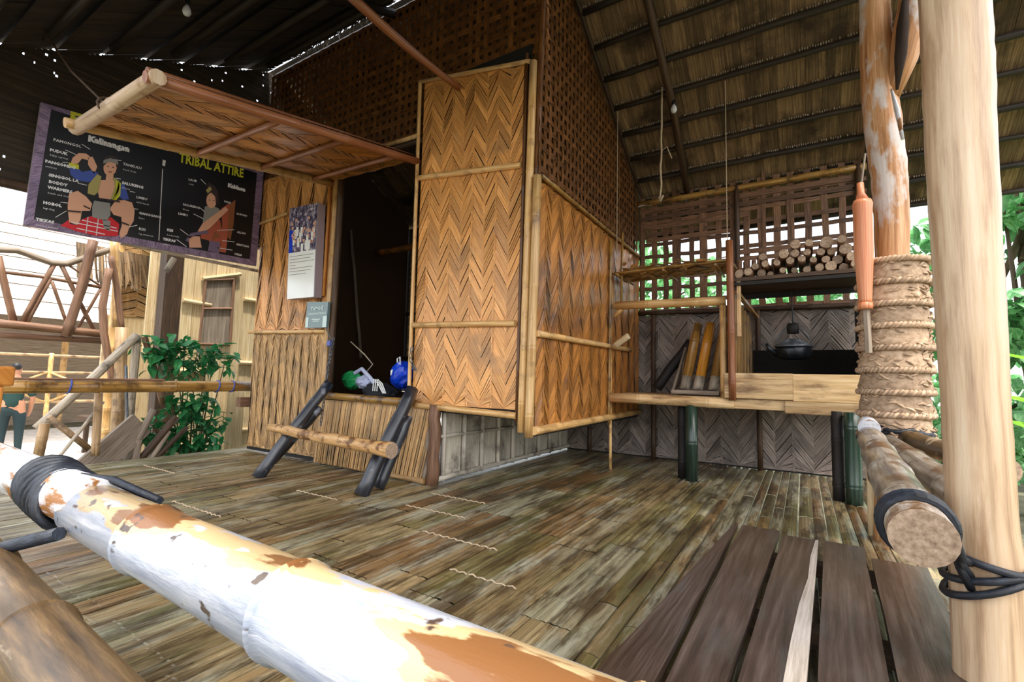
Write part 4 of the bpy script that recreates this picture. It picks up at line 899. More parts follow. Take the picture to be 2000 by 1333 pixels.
# ------------------------------------------------------------------ right rope-wrapped post
po = thing('rope_post', (.46, 3.8, 0), 'debarked timber post wrapped in rope, with a cracked forked top', 'post')
def pc(py, xl, xr, y=3.8): a, b2 = P(xl, py, 1, y), P(xr, py, 1, y); return (a+b2)/2, (b2-a).length*.5*.96
pr = [(1070, 1706, 1790), (930, 1706, 1792), (850, 1705, 1795), (700, 1705, 1790), (520, 1706, 1781), (440, 1706, 1778), (380, 1703, 1776), (320, 1697, 1772), (270, 1690, 1764), (220, 1685, 1760), (180, 1681, 1752), (120, 1679, 1748), (60, 1679, 1742), (0, 1678, 1738), (-60, 1678, 1736)]
cc = [pc(*q) for q in pr]
base = cc[0][0].copy(); base.z = 0
mb = MB(); pts = [base]+[c for c, r in cc]; rr = [cc[0][1]]+[r for c, r in cc]
# densify
dp, dr_ = [], []
for i in range(len(pts)-1):
    for k in range(3):
        dp.append(pts[i].lerp(pts[i+1], k/3)); dr_.append((rr[i]+(rr[i+1]-rr[i])*k/3)*rnd(.975, 1.03))
dp.append(pts[-1]); dr_.append(rr[-1])
mb.tube(dp, dr_, 22, rough=.025); mb.build('trunk', 'post_wood', po, True)
mb = MB(); f0, f1, f2, f3 = P(1740, 190, 1, 3.78), P(1762, 120, 1, 3.75), P(1778, 50, 1, 3.72), P(1790, -40, 1, 3.7)
mb.tube([f0, f1, f2, f3], [.05, .075, .085, .07], 14, rough=.07); mb.build('forked_branch', 'post_wood', po, True)
mb = MB(); mb.tube([P(1752, 175, 1, 3.66), P(1759, 110, 1, 3.64), P(1764, 50, 1, 3.62), P(1768, 0, 1, 3.62)], [.008, .03, .032, .016], 10, rough=.15); mb.build('hollow_crack', 'hollow', po, True)
mb = MB(); mb.tube([P(1741, 175, 1, 3.64), P(1752, 215, 1, 3.63), P(1763, 272, 1, 3.64)], [.012, .03, .018], 8, squash=.5); tag(mb.build('pale_scar', 'peeled', po, True), 'whitish stripped scar')
# rope wrap: coil with overlapping bands
mb = MB(); zt, zb = P(1740, 517, 1, 3.8).z, P(1745, 852, 1, 3.8).z
def axis_at(z):
    for i in range(len(dp)-1):
        if dp[i].z <= z <= dp[i+1].z: s_ = (z-dp[i].z)/max(1e-6, dp[i+1].z-dp[i].z); return dp[i].lerp(dp[i+1], s_), dr_[i]
    return dp[-1], dr_[-1]
nb = 8; hh = (zt-zb)/nb
for b_ in range(nb):
    prof = []
    for k in range(7):
        z = zb+hh*(b_+k/6); c, r = axis_at(z); prof.append((c, .168+(.022*(1-k/6) if k else .004)))
    mb.tube([V((p.x, p.y, zb+hh*(b_+k/6))) for k, (p, r) in enumerate(prof)], [r for p, r in prof], 30, rough=.015, cap=True)

for b_ in range(nb+1):
    z = zb+hh*b_; c, r = axis_at(z)
    for ph in range(2):
        q_ = [V((c.x+(.186+.007*math.cos(a*26+ph*math.pi))*math.cos(a), c.y+(.186+.007*math.cos(a*26+ph*math.pi))*math.sin(a), z+.010*math.sin(a*26+ph*math.pi))) for a in [k*math.pi/104 for k in range(209)]]
        mb.tube(q_, .011, 5, False)
for k in range(420):     # coarse fibre knots on the wrap
    z = zb+(zt-zb)*rnd(); c, r = axis_at(z); a = rnd(0, 6.283); fr = ((z-zb)/hh) % 1; R2 = .170+.020*(1-fr); t1 = V((-math.sin(a), math.cos(a), rnd(-.8, .8)))*.022; p = V((c.x+R2*math.cos(a), c.y+R2*math.sin(a), z))
    mb.tube([p-t1, p+V((math.cos(a), math.sin(a), 0))*.006, p+t1], [.003, .009, .003], 5, False)
mb.build('rope_wrap', 'rope', po, True)
# hanging orange bamboo quiver
qv = thing('bamboo_quiver', P(1688, 600, 1, 3.62), 'orange bamboo quiver hanging on the rope-wrapped post', 'quiver')
qa, qb = P(1684, 392, 1, 3.60), P(1690, 592, 1, 3.60); ra_ = (P(1704, 480, 1, 3.6)-P(1666, 480, 1, 3.6)).length/2*1.05
mb = MB(); mb.tube([qa, qa.lerp(qb, .04), qa.lerp(qb, .1), qa.lerp(qb, .5), qa.lerp(qb, .97), qb], [ra_*.9, ra_*1.05, ra_*.98, ra_*1.0, ra_*.68, ra_*.66], 22); mb.build('tube_body', 'clay', qv, True)
mb = MB(); mb.tube([qb, qb.lerp(qa, -.03)+V((0, 0, 0)), qb+(qb-qa)*.06], [ra_*.74, ra_*.78, ra_*.7], 20); mb.build('base_ring', 'clay', qv, True)
mb = MB(); mb.tube([P(1680, 358, 1, 3.6), P(1681, 378, 1, 3.6), qa], [ra_*.36, ra_*.4, ra_*.7], 16); mb.build('neck', 'clay', qv, True)
mb = MB(); mb.tube([P(1690, 300, 1, 3.62), P(1682, 362, 1, 3.6)], .006, 5); mb.tube([P(1692, 605, 1, 3.62), P(1697, 690, 1, 3.62)], .02, 6); mb.build('strap', 'grey_wood', qv)
# ------------------------------------------------------------------ big pillar
YP = 1.95
pl_ = thing('round_pillar', (.47, YP, -.75), 'thick smooth pale round timber pillar, nearest at the right', 'pillar')
pr = [(1333, 1862, 2016), (1100, 1852, 2004), (1000, 1845, 1990), (850, 1838, 1981), (700, 1829, 1973), (500, 1817, 1962), (300, 1806, 1950), (150, 1801, 1944), (60, 1798, 1938), (-100, 1792, 1926)]
cc = [pc(y, l, r, YP) for y, l, r in pr]; b0 = cc[0][0].copy(); b0 += (cc[0][0]-cc[1][0]).normalized()*.9; top = cc[-1][0]+(cc[-1][0]-cc[-2][0]).normalized()*1.3
pts = [b0]+[c for c, r in cc]+[top]; rr = [cc[0][1]]+[r for c, r in cc]+[cc[-1][1]]; dp2, d2 = [], []
for i in range(len(pts)-1):
    for k in range(4): dp2.append(pts[i].lerp(pts[i+1], k/4)); d2.append((rr[i]+(rr[i+1]-rr[i])*k/4)*rnd(.985, 1.018))
dp2.append(pts[-1]); d2.append(rr[-1])
mb = MB(); mb.tube(dp2, d2, 32, rough=.008); mb.build('trunk', 'pillar_wood', pl_, True)
mb = MB(); c = P(1968, 800, 1, YP-.10); mb.tube([c+V((-.03, .10, 0)), c+V((-.012, .045, 0)), c+V((-.010, .040, 0))], [.03, .022, .010], 10); mb.build('knot', 'post_wood', pl_, True)
# ------------------------------------------------------------------ right railing bamboo
def railpole(name, lab, A, B, r, m, r2=None, knots=.45):
    o = thing(name, (A+B)/2, lab, 'railing pole')
    q = MB(); q.bamboo(A, B, r, knots, 20, capm=1, r2=r2); q.build('culm', [m, 'cut_end'], o, True); return o
A, B = D(1803, 1052, 1.22), P(1697, 850, 1, 3.55); r_n = 56*1.22/920
ro = railpole('railing_pole', 'grey weathered bamboo railing pole ending beside the pillar', A, B, r_n, 'rail_grey', r_n*.82)
d = (B-A).normalized(); s_, u_ = frame(d)
mb = MB(); 
for e in (.10, .125, .15): mb.tube([A+d*e+s_*math.cos(a)*(r_n+.007)+u_*math.sin(a)*(r_n+.007) for a in [k*math.pi/12 for k in range(25)]], .012, 7, False)
tag(mb.build('cord_binding', 'black_cord', ro), 'black cord binding')
pcn = P(1696, 840, 1, 3.5); mb = MB(); mb.tube([pcn+V((0, .05, .03)), pcn+V((0, -.06, .01))], [.05, .055], 12); tag(mb.build('pale_cap', 'peeled', ro, True), 'pale cut end cap')
c2a, c2b = P(1735, 872, 1, 3.5), D(1900, 985, 1.75)
railpole('railing_pole', 'rough grey pole lashed behind the weathered bamboo railing, near the rope-wrapped post', c2b, c2a, .07, 'rail_grey', .065)
c3a, c3b = P(1775, 860, 1, 3.6), D(1900, 915, 2.0)
railpole('railing_pole', 'outermost pale pole of the right railing, furthest from the deck', c3b+V((.1, 0, 0)), c3a, .055, 'peeled_brown', .055)
mb = MB(); zc = D(1915, 1065, 1.6).z
cpil = V((.5, YP, 0))
for k, (dz, tilt, cx) in enumerate(((0.0, .03, 0), (.03, -.02, 0), (-.03, .05, 0))):
    cpt = None
    for i in range(len(dp2)-1):
        if dp2[i].z <= zc <= dp2[i+1].z: cpt = dp2[i].lerp(dp2[i+1], .5); rp_ = d2[i]
    mb.tube([V((cpt.x+(rp_+.012)*math.cos(a), cpt.y+(rp_+.012)*math.sin(a), zc+dz+tilt*math.cos(a))) for a in [q*math.pi/14 for q in range(29)]], .011, 7, False)
for e in (0, 1, 2):
    a = A+d*(.10+.03*e)+V((r_n, 0, .0)); b2 = V((cpt.x-rp_*.6, cpt.y-rp_*.85, zc+.03-.035*e)); mb.tube([a, a.lerp(b2, .5)+V((0, -.0, -.03)), b2], .011, 7)
tag(mb.build('black_lashing', 'black_cord', None, True, loc=(cpt.x, cpt.y, zc)), 'black cord lashing the railing pole to the round pillar', 'cord')
mb = MB(); cpt, rp_ = axis_at(P(1740, 858, 1, 3.8).z)
for k in range(6): mb.tube([V((cpt.x+(.17+rnd(0, .02))*math.cos(a), cpt.y+(.17+rnd(0, .02))*math.sin(a), cpt.z-.02+.015*k*rnd(.6, 1)-.03*math.cos(a+k))) for a in [q*math.pi/12 for q in range(25)]], .014, 6, False)
tag(mb.build('black_lashing', 'black_cord', None, True, loc=cpt), 'black cord wound round the foot of the rope wrap', 'cord')
# stub rail post under the rail
q = MB(); sA = P(1702, 905, 1, 3.9); q.tube([V((sA.x, 3.9, -.1)), V((sA.x, 3.9, sA.z))], .03, 8); tag(q.build('rail_stake', 'pale_board', None, True, loc=(sA.x, 3.9, -.1)), 'pale split stake beside the post foot at the counter corner', 'stake')
# ------------------------------------------------------------------ foreground railing
fr = thing('foreground_rail', (-.9, .47, .5), 'white peeling bamboo rail crossing the foreground, tied with black cord', 'railing pole')
q = MB(); A1, B1 = V((-1.60, .50, .585)), V((.55, .42, .60)); q.bamboo(A1, B1, .066, .52, 32, r2=.07); q.build('culm', 'peeled_rail', fr, True)
q = MB(); q.bamboo(V((-3.3, .38, .69)), V((-1.55, .50, .60)), .055, .6, 24, r2=.064); tag(q.build('culm', 'peeled', fr, True), 'smooth white far length')
mb = MB()
for k in range(8):
    a0_ = -1.70-k*.022; mb.tube([V((a0_+.010*math.sin(a*2+k), .495-.006*k*.2+.071*math.cos(a), .59+.004*k+.071*math.sin(a))) for a in [q_*math.pi/12 for q_ in range(25)]], .010, 7, False)
mb.tube([(-1.5, .42, .56), (-1.7, .36, .5), (-1.75, .35, .42)], .016, 7); mb.tube([(-1.35, .56, .63), (-1.55, .53, .66), (-1.75, .47, .66)], .010, 6)
tag(mb.build('black_binding', 'black_cord', fr, True), 'black cord binding')
fr2 = thing('foreground_rail', (-.9, .33, .44), 'brown mottled bamboo rail just below the white foreground rail', 'railing pole')
q = MB(); q.bamboo(V((-1.9, .345, .46)), V((.5, .25, .43)), .062, .48, 26); q.build('culm', 'peeled_brown', fr2, True)
nwp = D(36, 735, 2.3)-CR*.185
wbk = thing('newel_post', (nwp.x, nwp.y, -.3), 'orange-brown square wooden post top at the left frame edge', 'post')
mb = MB(); pt = P(0, 740, 1, .55); mb.beam(V((nwp.x-.16, nwp.y, -.3)), V((nwp.x-.02, nwp.y, .86)), .15, .15, up=(0, 1, 0)); mb.build('shaft', 'orange_wood', wbk, bevel=.01)
mb = MB(); mb.box((nwp.x, nwp.y, nwp.z+.0), (.17, .17, .10), Matrix.Rotation(.5, 3, 'Z')); mb.build('cap', 'orange_wood', wbk, bevel=.012)
# ------------------------------------------------------------------ left railing
lr = thing('side_rail', (-5.92, 2.2, .77), 'horizontal brown bamboo rail along the left edge of the floor', 'railing pole')
bam('culm', (-5.92, .95, .775), (-5.92, 3.37, .775), .062, lr, 'bamboo_brown', node=.6, n=18)
mb = MB(); mb.box((-5.93, 3.3, .58), (.1, .16, .12)); mb.tube([(-5.95, .95, .845), (-5.95, 2.4, .843)], .012, 7); mb.tube([(-5.90, .95, .848), (-5.90, 2.4, .846)], .009, 7); mb.build('lower_stub', 'stick_wood', lr)
for y in (1.62, 2.95, 3.12):
    mb = MB()
    mb.tube([V((-5.92+.067*math.cos(a), y+.01*math.sin(a), .775+.067*math.sin(a))) for a in [k*math.pi/10 for k in range(21)]], .008, 6, False); mb.build('blue_tie', 'lock_blue', lr)
# ------------------------------------------------------------------ neighbouring hut and yard at the left
gr = tag(MB(), None) if False else None
mb = MB(); mb.poly([(-60, -40, -.75), (60, -40, -.75), (60, 60, -.75), (-60, 60, -.75)], [(0, 0), (120, 0), (120, 100), (0, 100)], .5)
o = mb.build('ground', 'ground', None); tag(o, kind='structure')
XN = -7.5
mb = MB(); mb.box((-13.5, 4, -.76), (8.6, 22, .06)); tag(mb.build('pavement', 'pavement', None), kind='structure')
nh = thing('neighbour_hut', (XN, 3.6, -.75), 'pale bamboo-clad neighbouring hut wall with a small shuttered window', 'building')
def xn(px, py, x=XN): return P(px, py, 0, x)
def pw(px, py): return V((XN, 0, 0))
mb = MB(); y0, y1 = xn(347, 700).y, xn(492, 700).y+.25; nb_ = 9
for k in range(nb_):
    a, b2 = y0+(y1-y0)*k/nb_, y0+(y1-y0)*(k+.96)/nb_; mb.box((XN-.02-rnd(0, .01), (a+b2)/2, 1.1), (.03, b2-a, 3.7))
mb.build('bamboo_cladding', 'pale_board', nh)
for z in (1.95, .95, -.1):
    bam('batten', (XN+.02, y0, z), (XN+.02, y0+.38, z-.02), .03, nh, 'pale_board', n=8); bam('batten', (XN+.02, y1-.45, z+.15), (XN+.02, y1, z+.15), .03, nh, 'pale_board', n=8)
wn = MB(); c1, c2, c3, c4 = [P(*q_, 0, XN+.02) for q_ in ((401, 548), (456, 546), (448, 674), (388, 672))]
wn.poly([c4, c3, c2, c1], [(0, 0), (.3, 0), (.3, .9), (0, .9)], .4); sh = wn.build('window_shutter', 'grey_wood', nh)
wn = MB()
for a, b2 in ((c1, c2), (c2, c3), (c4, c3), (c1, c4), (c1.lerp(c4, .45), c2.lerp(c3, .45))): wn.tube([a+V((.015, 0, 0)), b2+V((.015, 0, 0))], .018, 7)
wn.build('window_frame', 'stick_wood', sh)
wn = MB(); wn.tube([xn(396, 545, XN+.03), xn(470, 536, XN+.03)], .03, 7); wn.build('window_lintel', 'pale_board', nh)
mb = MB(); mb.box((XN-.15, xn(338, 650).y+.02, 1.1), (.2, .30, 3.7)); mb.build('dark_post', 'dark_wood', nh)
mb = MB(); mb.box((XN+.1, xn(447, 850).y, -.05), (.05, .26, 1.4)); mb.build('base_board', 'pale_board', nh)
mb = MB(); a, b2 = xn(285, 600, -7.9), xn(328, 600, -7.9)
for k in range(3): mb.box((-7.9, a.y+(b2.y-a.y)*(k+.5)/3, 1.95), (.03, (b2.y-a.y)/3*.96, 1.6))
mb.build('side_cladding', 'pale_board', nh)
# roof of the neighbour
mb = MB(); mb.box((-8.2, 4.1, 3.15), (1.3, 2.2, .1)); mb.build('eave', 'thatch_dark', nh)
# woven balcony hut behind
wh = thing('woven_hut', (-9.3, 3.0, -.75), 'brown woven upper storey of a stilt hut behind the truss bridge', 'building')
a, b2 = xn(232, 600, -9.0), xn(300, 600, -9.0); zt_, zb_ = xn(250, 470, -9.0).z+.4, xn(260, 620, -9.0).z
mb = MB(); woven(mb, (-9.0, a.y, zb_), (0, 1, 0), (0, 0, 1), b2.y-a.y+.2, zt_-zb_, .2, .12, .4, .01); mb.build('woven_panel', 'woven_low', wh)
backing('panel_backing', [(-9.01, a.y, zb_), (-9.01, b2.y+.2, zb_), (-9.01, b2.y+.2, zt_), (-9.01, a.y, zt_)], wh, 'dark_wood', .02, (-1, 0, 0))
mb = MB(); mb.box((-9.05, (a.y+b2.y)/2, (zb_-.75)/2), (.05, b2.y-a.y+.3, zb_+.75)); mb.build('base_wall', 'pale_board', wh)
bam('stilt', (-8.95, a.y-.06, -.75), (-8.95, a.y-.06, zt_), .06, wh, 'bamboo')
mb = MB()
for k in range(60):
    y = a.y-.6+k*.02; mb.poly([(-8.9, y, zt_-.6), (-8.9, y+.02, zt_-.6), (-8.7, y+.02+rnd(-.03, .03), zt_-1.05-rnd(0, .2)), (-8.7, y+rnd(-.03, .03), zt_-1.05-rnd(0, .2))], [(0, 0), (.02, 0), (.02, .4), (0, .4)])
mb.build('thatch_fringe', 'thatch', wh)
# truss bridge rail
tb = thing('truss_bridge', (XN, 2.0, 1.3), 'rustic pole truss of a raised footbridge outside on the left', 'bridge')
def tp(name, pts, w, m='stick_wood', x=XN):
    q = MB(); pts = [P(px, py, 0, x) for px, py in pts]; k = []
    for i in range(len(pts)-1):
        for j in range(4): k.append(pts[i].lerp(pts[i+1], j/4))
    k.append(pts[-1]); dpt = (pts[0]-CAM).dot(_F)
    q.tube(k, w*dpt/920/2, 9, rough=.06); return q.build(name, m, tb, True)
tp('lower_beam', [(-40, 628), (205, 653)], 17, x=XN+.05); tp('lower_beam', [(-40, 652), (210, 667)], 14)
tp('top_rail', [(-30, 487), (35, 490), (100, 514), (130, 516), (160, 506), (215, 488)], 13, 'grey_wood'); tp('mid_rail', [(-10, 530), (80, 541), (200, 562)], 7)
for pts, w in (([(-4, 500), (28, 636)], 12), ([(108, 512), (40, 634)], 9), ([(98, 545), (50, 636)], 7), ([(101, 550), (130, 632)], 6), ([(118, 515), (185, 650)], 8), ([(199, 560), (150, 645)], 5), ([(128, 515), (198, 560)], 4)): tp('brace', pts, w)
tp('brace', [(182, 470), (160, 560), (128, 658)], 16, x=XN+.1)
tp('upright', [(222, 470), (228, 560), (226, 640)], 14, 'bamboo', XN+.1)
# bamboo posts and stair at the left
def yp(name, lab, cat, pts, w, m, x, bambo=False, group=None):
    q = MB(); pt = [P(px, py, 0, x) for px, py in pts]; dpt = (pt[0]-CAM).dot(_F); r = w*dpt/920/2
    if bambo: q.bamboo(pt[0], pt[-1], r, .35, 10)
    else:
        k = []
        for i in range(len(pt)-1):
            for j in range(4): k.append(pt[i].lerp(pt[i+1], j/4))
        k.append(pt[-1]); q.tube(k, r, 9, rough=.06)
    b_ = min(pt, key=lambda v: v.z); return tag(q.build(name, m, None, True, loc=b_), lab, cat, group)
yp('bamboo_post', 'thick jointed bamboo post carrying the end of the footbridge', 'post', [(238, 640), (228, 900)], 21, 'bamboo_out', -7.0, True)
yp('crooked_post', 'dark crooked post beside the thick bamboo bridge post', 'post', [(213, 525), (200, 600), (203, 650), (222, 760)], 13, 'stick_wood', -7.05)
yp('bamboo_post', 'slim leaning bamboo post right of the bridge end', 'post', [(216, 500), (228, 560), (238, 650)], 11, 'stick_wood', -7.1)
yp('hand_rail', 'long grey sloping handrail pole of the outdoor stair', 'handrail', [(268, 655), (170, 750), (72, 838)], 15, 'bamboo_grey', -6.75)
yp('stair_post', 'upright wooden post at the top of the outdoor stair', 'post', [(268, 655), (255, 790), (246, 900)], 14, 'bamboo_grey', -6.8)
yp('stair_post', 'brown slanting prop right of the stair top', 'post', [(282, 658), (300, 720), (318, 790)], 11, 'stick_wood', -6.85)
yp('bamboo_post', 'short bamboo stake under the left rail', 'post', [(193, 768), (186, 890)], 14, 'bamboo_out', -6.2, True)
yp('bamboo_post', 'bamboo stub at the foot of the sloping handrail', 'post', [(88, 828), (72, 905)], 17, 'bamboo_out', -6.5, True)
yp('brace_stick', 'bamboo brace running down from the handrail foot', 'stick', [(95, 815), (130, 845), (180, 882)], 12, 'bamboo_out', -6.45, True)
yp('brace_stick', 'thin pale stick leaning toward the deck edge at left', 'stick', [(202, 785), (150, 850), (100, 912)], 6, 'bamboo_grey', -6.3)
yp('iron_rod', 'thin grey rod standing behind the left rail', 'rod', [(246, 715), (250, 880)], 5, 'iron_worn', -6.6)
mb = MB(); a, b2 = P(275, 828, 0, -6.5), P(180, 912, 0, -6.3); mb.beam(a, b2+(b2-a)*.3, .28, .06, up=(1, 0, 0)); tag(mb.build('stair_stringer', 'grey_wood', None, loc=b2), 'wide grey-brown sloping stair board beyond the left floor edge', 'stair board')
for i, (pa, pb2, w) in enumerate((((300, 800), (245, 905), 12), ((345, 815), (268, 905), 13), ((330, 842), (290, 905), 10), ((365, 835), (300, 900), 9), ((268, 860), (262, 905), 16))):
    yp('scrap_board', ['long grey scrap board leaning up toward the stair', 'dark scrap board leaning right, below the shrub', 'short grey scrap board low in the heap under the shrub', 'dark rightmost scrap board leaning below the shrub', 'wide steep grey scrap board beside the thin grey rod'][i], 'board', [pa, pb2], w, 'dark_wood' if i % 2 else 'grey_wood', -6.45, group='scrap boards in the heap')
mb = MB(); mb.poly([(-9.5, 2.2, -.74), (-6.1, 1.9, -.74), (-6.1, 5.0, -.74), (-9.5, 5.0, -.74)], [(0, 0), (3, 0), (3, 3), (0, 3)], .5); tag(mb.build('soil_bed', 'soil', None), 'dark soil under the plant beside the neighbouring hut', 'soil')
# plants
def leaf(mb, c, d, up, l, w, fold=.25, n=3):
    d = d.normalized(); s_ = d.cross(up).normalized(); u2 = s_.cross(d)
    prof = [(0, .05), (.25, .8), (.5, 1), (.75, .7), (1, .02)]; t = rnd()
    for (a, wa), (b2, wb2) in zip(prof[:-1], prof[1:]):
        for sg in (1, -1):
            p0, p1 = c+d*l*a-u2*l*.35*a*a, c+d*l*b2-u2*l*.35*b2*b2
            q = [p0, p0+s_*sg*w*wa+u2*w*wa*fold, p1+s_*sg*w*wb2+u2*w*wb2*fold, p1]
            mb.poly(q if sg > 0 else q[::-1], [(0, a*l), (w*wa, a*l), (w*wb2, b2*l), (0, b2*l)], t)
def shrub(name, lab, cat, base, spots, l, w, m, n, spread, group=None):
    t_ = thing(name, base, lab, cat, group); sm = MB(); lm = MB(); base = V(base)
    for c in spots:
        c = V(c); mid = base.lerp(c, .6)+V((rnd(-.05, .05), rnd(-.05, .05), 0)); sm.tube([base, mid, c], [.012, .009, .005], 6)
        for k in range(n):
            o_ = V((rnd(-1, 1), rnd(-1, 1), rnd(-1, 1)))*spread; d = V((rnd(-1, 1), rnd(-1, 1), rnd(-.7, .4)))
            leaf(lm, c+o_, d, V((rnd(-.3, .3), rnd(-.3, .3), 1)), l*rnd(.6, 1.2), w*rnd(.7, 1.2))
    sm.build('stems', 'stem', t_, True); lm.build('foliage', m, t_)
sp = [P(x, y, 0, -6.75) for x, y in ((300, 675), (330, 690), (360, 672), (385, 685), (310, 705), (345, 700), (418, 690), (440, 705), (370, 725), (345, 790), (400, 790), (330, 850), (365, 830), (395, 845), (420, 820), (350, 870), (390, 875), (405, 700), (300, 830), (285, 850), (375, 800), (410, 860), (360, 850), (380, 780))]
shrub('leafy_shrub', 'green broad-leaved shrub growing against the pale neighbouring hut', 'plant', (-6.8, 3.15, -.75), sp, .17, .045, 'leaf', 24, .13)
# trees
def tree(lab, base, h, rad, crown, m='leaf_tree', n=1700, ls=.28, group='trees behind the kitchen wall', zlow=0):
    t_ = thing('tree', base, lab, 'tree', group); base = V(base); sm = MB(); sm.tube([base, base+V((.1, .1, h*.5)), base+V((0, 0, h))], [.14, .1, .05], 9, rough=.05)
    cl = [base+V((rnd(-1, 1)*rad, rnd(-1, 1)*rad, zlow+(h+crown-zlow)*rnd(0, 1))) for k in range(26)]
    for c in cl[:10]: sm.tube([base+V((0, 0, h*rnd(.3, .9))), c], [.05, .015], 6)
    sm.build('trunk', 'trunk', t_, True); lm = MB()
    for k in range(n):
        c = random.choice(cl); c = c+V((rnd(-1, 1), rnd(-1, 1), rnd(-1, 1)))*rad*.35
        leaf(lm, c, V((rnd(-1, 1), rnd(-1, 1), rnd(-1, .3))), V((0, 0, 1)), ls*rnd(.6, 1.2), ls*.3)
    lm.build('foliage', m, t_)
tq = D(2010, 700, 6.5)
tree('tall leafy green tree at the far right edge beyond the pillar', (tq.x, tq.y, -.75), 4.8, 1.1, 1.2, zlow=.9, n=2200)
tree('pale green tree seen between the rope-wrapped post and the pillar', (2.9, 12.6, -.75), 1.8, 1.0, .9)
tree('leafy tree behind the kitchen lattice, toward its left end', (-3.4, 10.5, -.75), 3.6, 1.5, 1.6, zlow=1.4)
tree('leafy tree behind the kitchen lattice, toward its right end', (-.2, 14.5, -.75), 3.2, 1.5, 1.2, zlow=1.2)
tree('low leafy tree outside right of the pillar', (3.3, 4.0, -.75), 1.2, .8, .5)
tree('distant tree in the bright gap left of the footbridge', (-27, 1.0, -.75), 5.0, 2.4, 2.5, ls=.5, n=900, group='trees beyond the yard', zlow=3)
tree('distant tree in the bright gap right under the poster', (-26, 10.5, -.75), 4.5, 2.4, 2.5, ls=.5, n=900, group='trees beyond the yard', zlow=3)
bnn = thing('banana_plant', (2.3, 6.6, -.75), 'bright yellow-green broad-leaved plant between post and pillar', 'plant'); lm = MB(); sm = MB()
sm.tube([(2.3, 6.6, -.75), (2.32, 6.6, .5)], [.07, .04], 9); sm.build('stem', 'leaf_bright', bnn, True)
for k in range(10):
    a = k*2.4; leaf(lm, V((2.32, 6.6, .2+k*.09)), V((math.cos(a), math.sin(a), .9)), V((0, 0, 1)), .9, .16, .2)
lm.build('foliage', 'leaf_bright', bnn)
# ------------------------------------------------------------------ yard beyond: pavilion, fence, furniture
pv = thing('thatched_pavilion', (-17, 5, -.75), 'wide pale thatched pavilion roof on posts across the yard', 'building')
mb = MB(); 
for r in range(8):
    for k in range(60):
        y = -2+k*.25; x0_, x1_ = -14-r*.7, -14-(r+1)*.7; z0, z1 = 2.05+r*.42, 2.05+(r+1)*.42
        mb.poly([(x0_+.1, y, z0-.03), (x0_+.1, y+.25, z0-.03), (x1_, y+.25, z1), (x1_, y, z1)], [(0, 0), (.25, 0), (.25, .8), (0, .8)])
mb.build('thatch', 'thatch_far', pv)
for y in (-.5, 2.2, 4.9, 7.6, 10.3):
    bam('post', (-14.3, y, -.75), (-14.3, y, 2.3), .08, pv, 'bamboo'); bam('post', (-18.5, y, -.75), (-18.5, y, 4), .08, pv, 'bamboo')
mb = MB(); mb.box((-19.6, 5, 1.0), (.1, 16, 3.6)); mb.build('back_wall', 'grey_wood', pv)
fc = thing('bamboo_fence', (-13.2, 4, -.2), 'pale bamboo fence with crossed braces across the yard', 'fence')
for z in (.25, .85, 1.2):
    bam('rail', (-13.2, .6, z), (-13.2, 9.5, z), .028, fc, 'bamboo_out', n=8)
y = .8
while y < 9.2:
    bam('post', (-13.2, y, -.75), (-13.2, y, 1.25), .04, fc, 'bamboo', n=8)
    q = MB(); q.tube([(-13.17, y, .25), (-13.17, y+1.2, .85)], .022, 6); q.tube([(-13.15, y+1.2, .25), (-13.15, y, .85)], .022, 6); q.build('cross_brace', 'bamboo', fc, True); y += 1.25
for i, (x, y, lb) in enumerate(((-12.0, 4.3, 'dark table with bench across the yard, near the standing person'), (-11.6, 6.0, 'dark table across the yard behind the stair'))):
    t_ = thing('outdoor_table', (x, y, -.75), lb, 'table')
    mb = MB(); mb.box((x, y, -.02), (.8, 1.5, .06)); mb.build('table_top', 'dark_wood', t_)
    for sx in (-.3, .3):
        for sy in (-.6, .6): mb = MB(); mb.box((x+sx, y+sy, -.4), (.07, .07, .7)); mb.build('leg', 'dark_wood', t_)
for i, y in enumerate((3.95, 4.5, 5.2)):
    x = -11.0; t_ = thing('stool', (x, y, -.75), ['left dark stool in front of the yard table', 'middle dark stool in front of the yard table', 'right dark stool in front of the yard table'][i], 'stool', 'stools in the yard')
    mb = MB(); mb.box((x, y, -.32), (.32, .34, .05)); mb.build('seat', 'shirt_blue' if i else 'dark_wood', t_)
    for sx in (-.12, .12):
        for sy in (-.13, .13): mb = MB(); mb.box((x+sx, y+sy, -.54), (.04, .04, .42)); mb.build('leg', 'jeans', t_)
mb = MB(); mb.box((-10.2, 2.8, -.68), (.25, 4.0, .14)); tag(mb.build('kerb', 'grey_wood', None), 'low grey kerb board across the yard beyond the left rail', 'kerb')
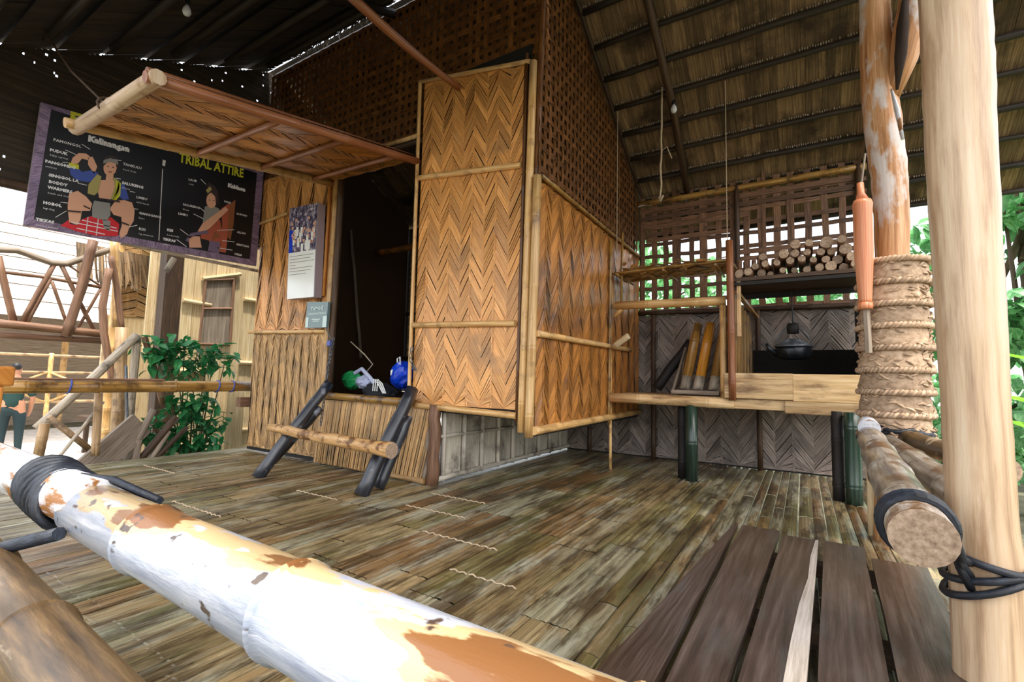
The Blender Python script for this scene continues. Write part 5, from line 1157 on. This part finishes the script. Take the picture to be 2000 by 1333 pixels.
# ------------------------------------------------------------------ people
def person(x, y, zg, h, face, lab, shirt, trous, sit=False, group=None):
    root = thing('person', (x, y, zg), lab, 'person', group)
    k = h/1.75; cz = zg-(.42*k if sit else 0)
    fx, fy = math.cos(face), math.sin(face); sx, sy = -fy, fx
    def W3(f, s_, z): return V((x+fx*f*k+sx*s_*k, y+fy*f*k+sy*s_*k, cz+z*k))
    def skin(name, chains, m):
        vs, es, rs = [], [], []; idx = {}
        for ch in chains:
            prev = None
            for p, r in ch:
                key = tuple(round(c, 4) for c in p)
                if key not in idx: idx[key] = len(vs); vs.append(W3(*p)-V((x, y, zg))); rs.append(r*k)
                i = idx[key]
                if prev is not None and prev != i and (prev, i) not in es: es.append((prev, i))
                prev = i
        me = bpy.data.meshes.new(name); me.from_pydata(vs, es, []); ob = bpy.data.objects.new(name, me); COL.objects.link(ob)
        md = ob.modifiers.new('skin', 'SKIN'); md.use_smooth_shade = True; ob.modifiers.new('sub', 'SUBSURF').levels = 1
        for i, r in enumerate(rs): me.skin_vertices[0].data[i].radius = (r, r)
        me.skin_vertices[0].data[0].use_root = True
        dg = bpy.context.evaluated_depsgraph_get(); nm = bpy.data.meshes.new_from_object(ob.evaluated_get(dg)); bpy.data.objects.remove(ob)
        nm.name = name; nm.materials.clear(); nm.materials.append(MATS[m]); o = bpy.data.objects.new(name, nm); COL.objects.link(o); o.parent = root; ORG[o.name] = ORG[root.name]; return o
    pel = (0, 0, .95)
    legs = []
    for s_ in (-1, 1):
        if sit: legs.append([(pel, .12), ((.05, s_*.1, .92), .095), ((.45, s_*.12, .90), .07), ((.46, s_*.12, .55), .05), ((.44, s_*.12, .50), .04), ((.58, s_*.13, .46), .035)])
        else: legs.append([(pel, .12), ((0, s_*.1, .88), .095), ((.02, s_*.11, .5), .06), ((-.01, s_*.12, .1), .042), ((-.02, s_*.12, .05), .04), ((.15, s_*.13, .03), .032)])
    arms = []
    for s_ in (-1, 1): arms.append([((0, 0, 1.38), .11), ((0, s_*.18, 1.40), .055), ((-.02, s_*.25, 1.12), .042), ((.1, s_*.22, .90), .032), ((.14, s_*.20, .82), .028), ((.17, s_*.19, .76), .018)])
    body = [[(pel, .12), ((0, 0, 1.15), .115), ((0, 0, 1.38), .11), ((0, 0, 1.48), .055), ((.01, 0, 1.55), .07), ((.02, 0, 1.64), .088), ((.01, 0, 1.70), .07)]]+legs+arms
    skin('body', body, 'skin')
    skin('trousers', [[((0, 0, .99), .14), ((0, 0, .94), .14)]+[(p, r*1.15) for p, r in lg[1:4]] for lg in legs], trous)
    skin('shirt', [[((0, 0, .90), .15), ((0, 0, 1.08), .15), ((0, 0, 1.22), .145), ((0, 0, 1.38), .135), ((0, 0, 1.45), .08)]]+[[((0, 0, 1.38), .135), (a[1][0], .075), (a[2][0], .06)] for a in arms], shirt)
    skin('hair', [[((-.03, 0, 1.60), .075), ((-.02, 0, 1.69), .088), ((.0, 0, 1.74), .06)]], 'hair')
    hm = MB()
    for s_ in (-1, 1):
        hm.tube([W3(.10, s_*.032, 1.645), W3(.112, s_*.032, 1.645)], .009*k, 6)
    hm.tube([W3(.10, 0, 1.63), W3(.125, 0, 1.60)], .01*k, 6); hm.build('face_features', 'hair', root)
    return root
person(-12.3, 2.62, -.75, 1.78, math.pi*.9, 'person in dark green clothes standing in the yard at the left edge', 'shirt_green', 'trousers_dark')
person(-12.6, 4.6, -.75, 1.65, .2, 'person in a blue shirt seated at the yard table', 'shirt_blue', 'jeans', True)
person(-12.7, 5.5, -.75, 1.65, -.2, 'person in a pale shirt seated at the yard table', 'shirt_pale', 'jeans', True)
person(-14.6, 2.0, -.2, 1.7, .1, 'person in pale clothes standing behind the crossed fence at left', 'shirt_pale', 'jeans')
person(-15.0, 8.0, -.75, 1.7, .1, 'person in a dark red shirt standing far behind the stair', 'shirt_red', 'jeans')
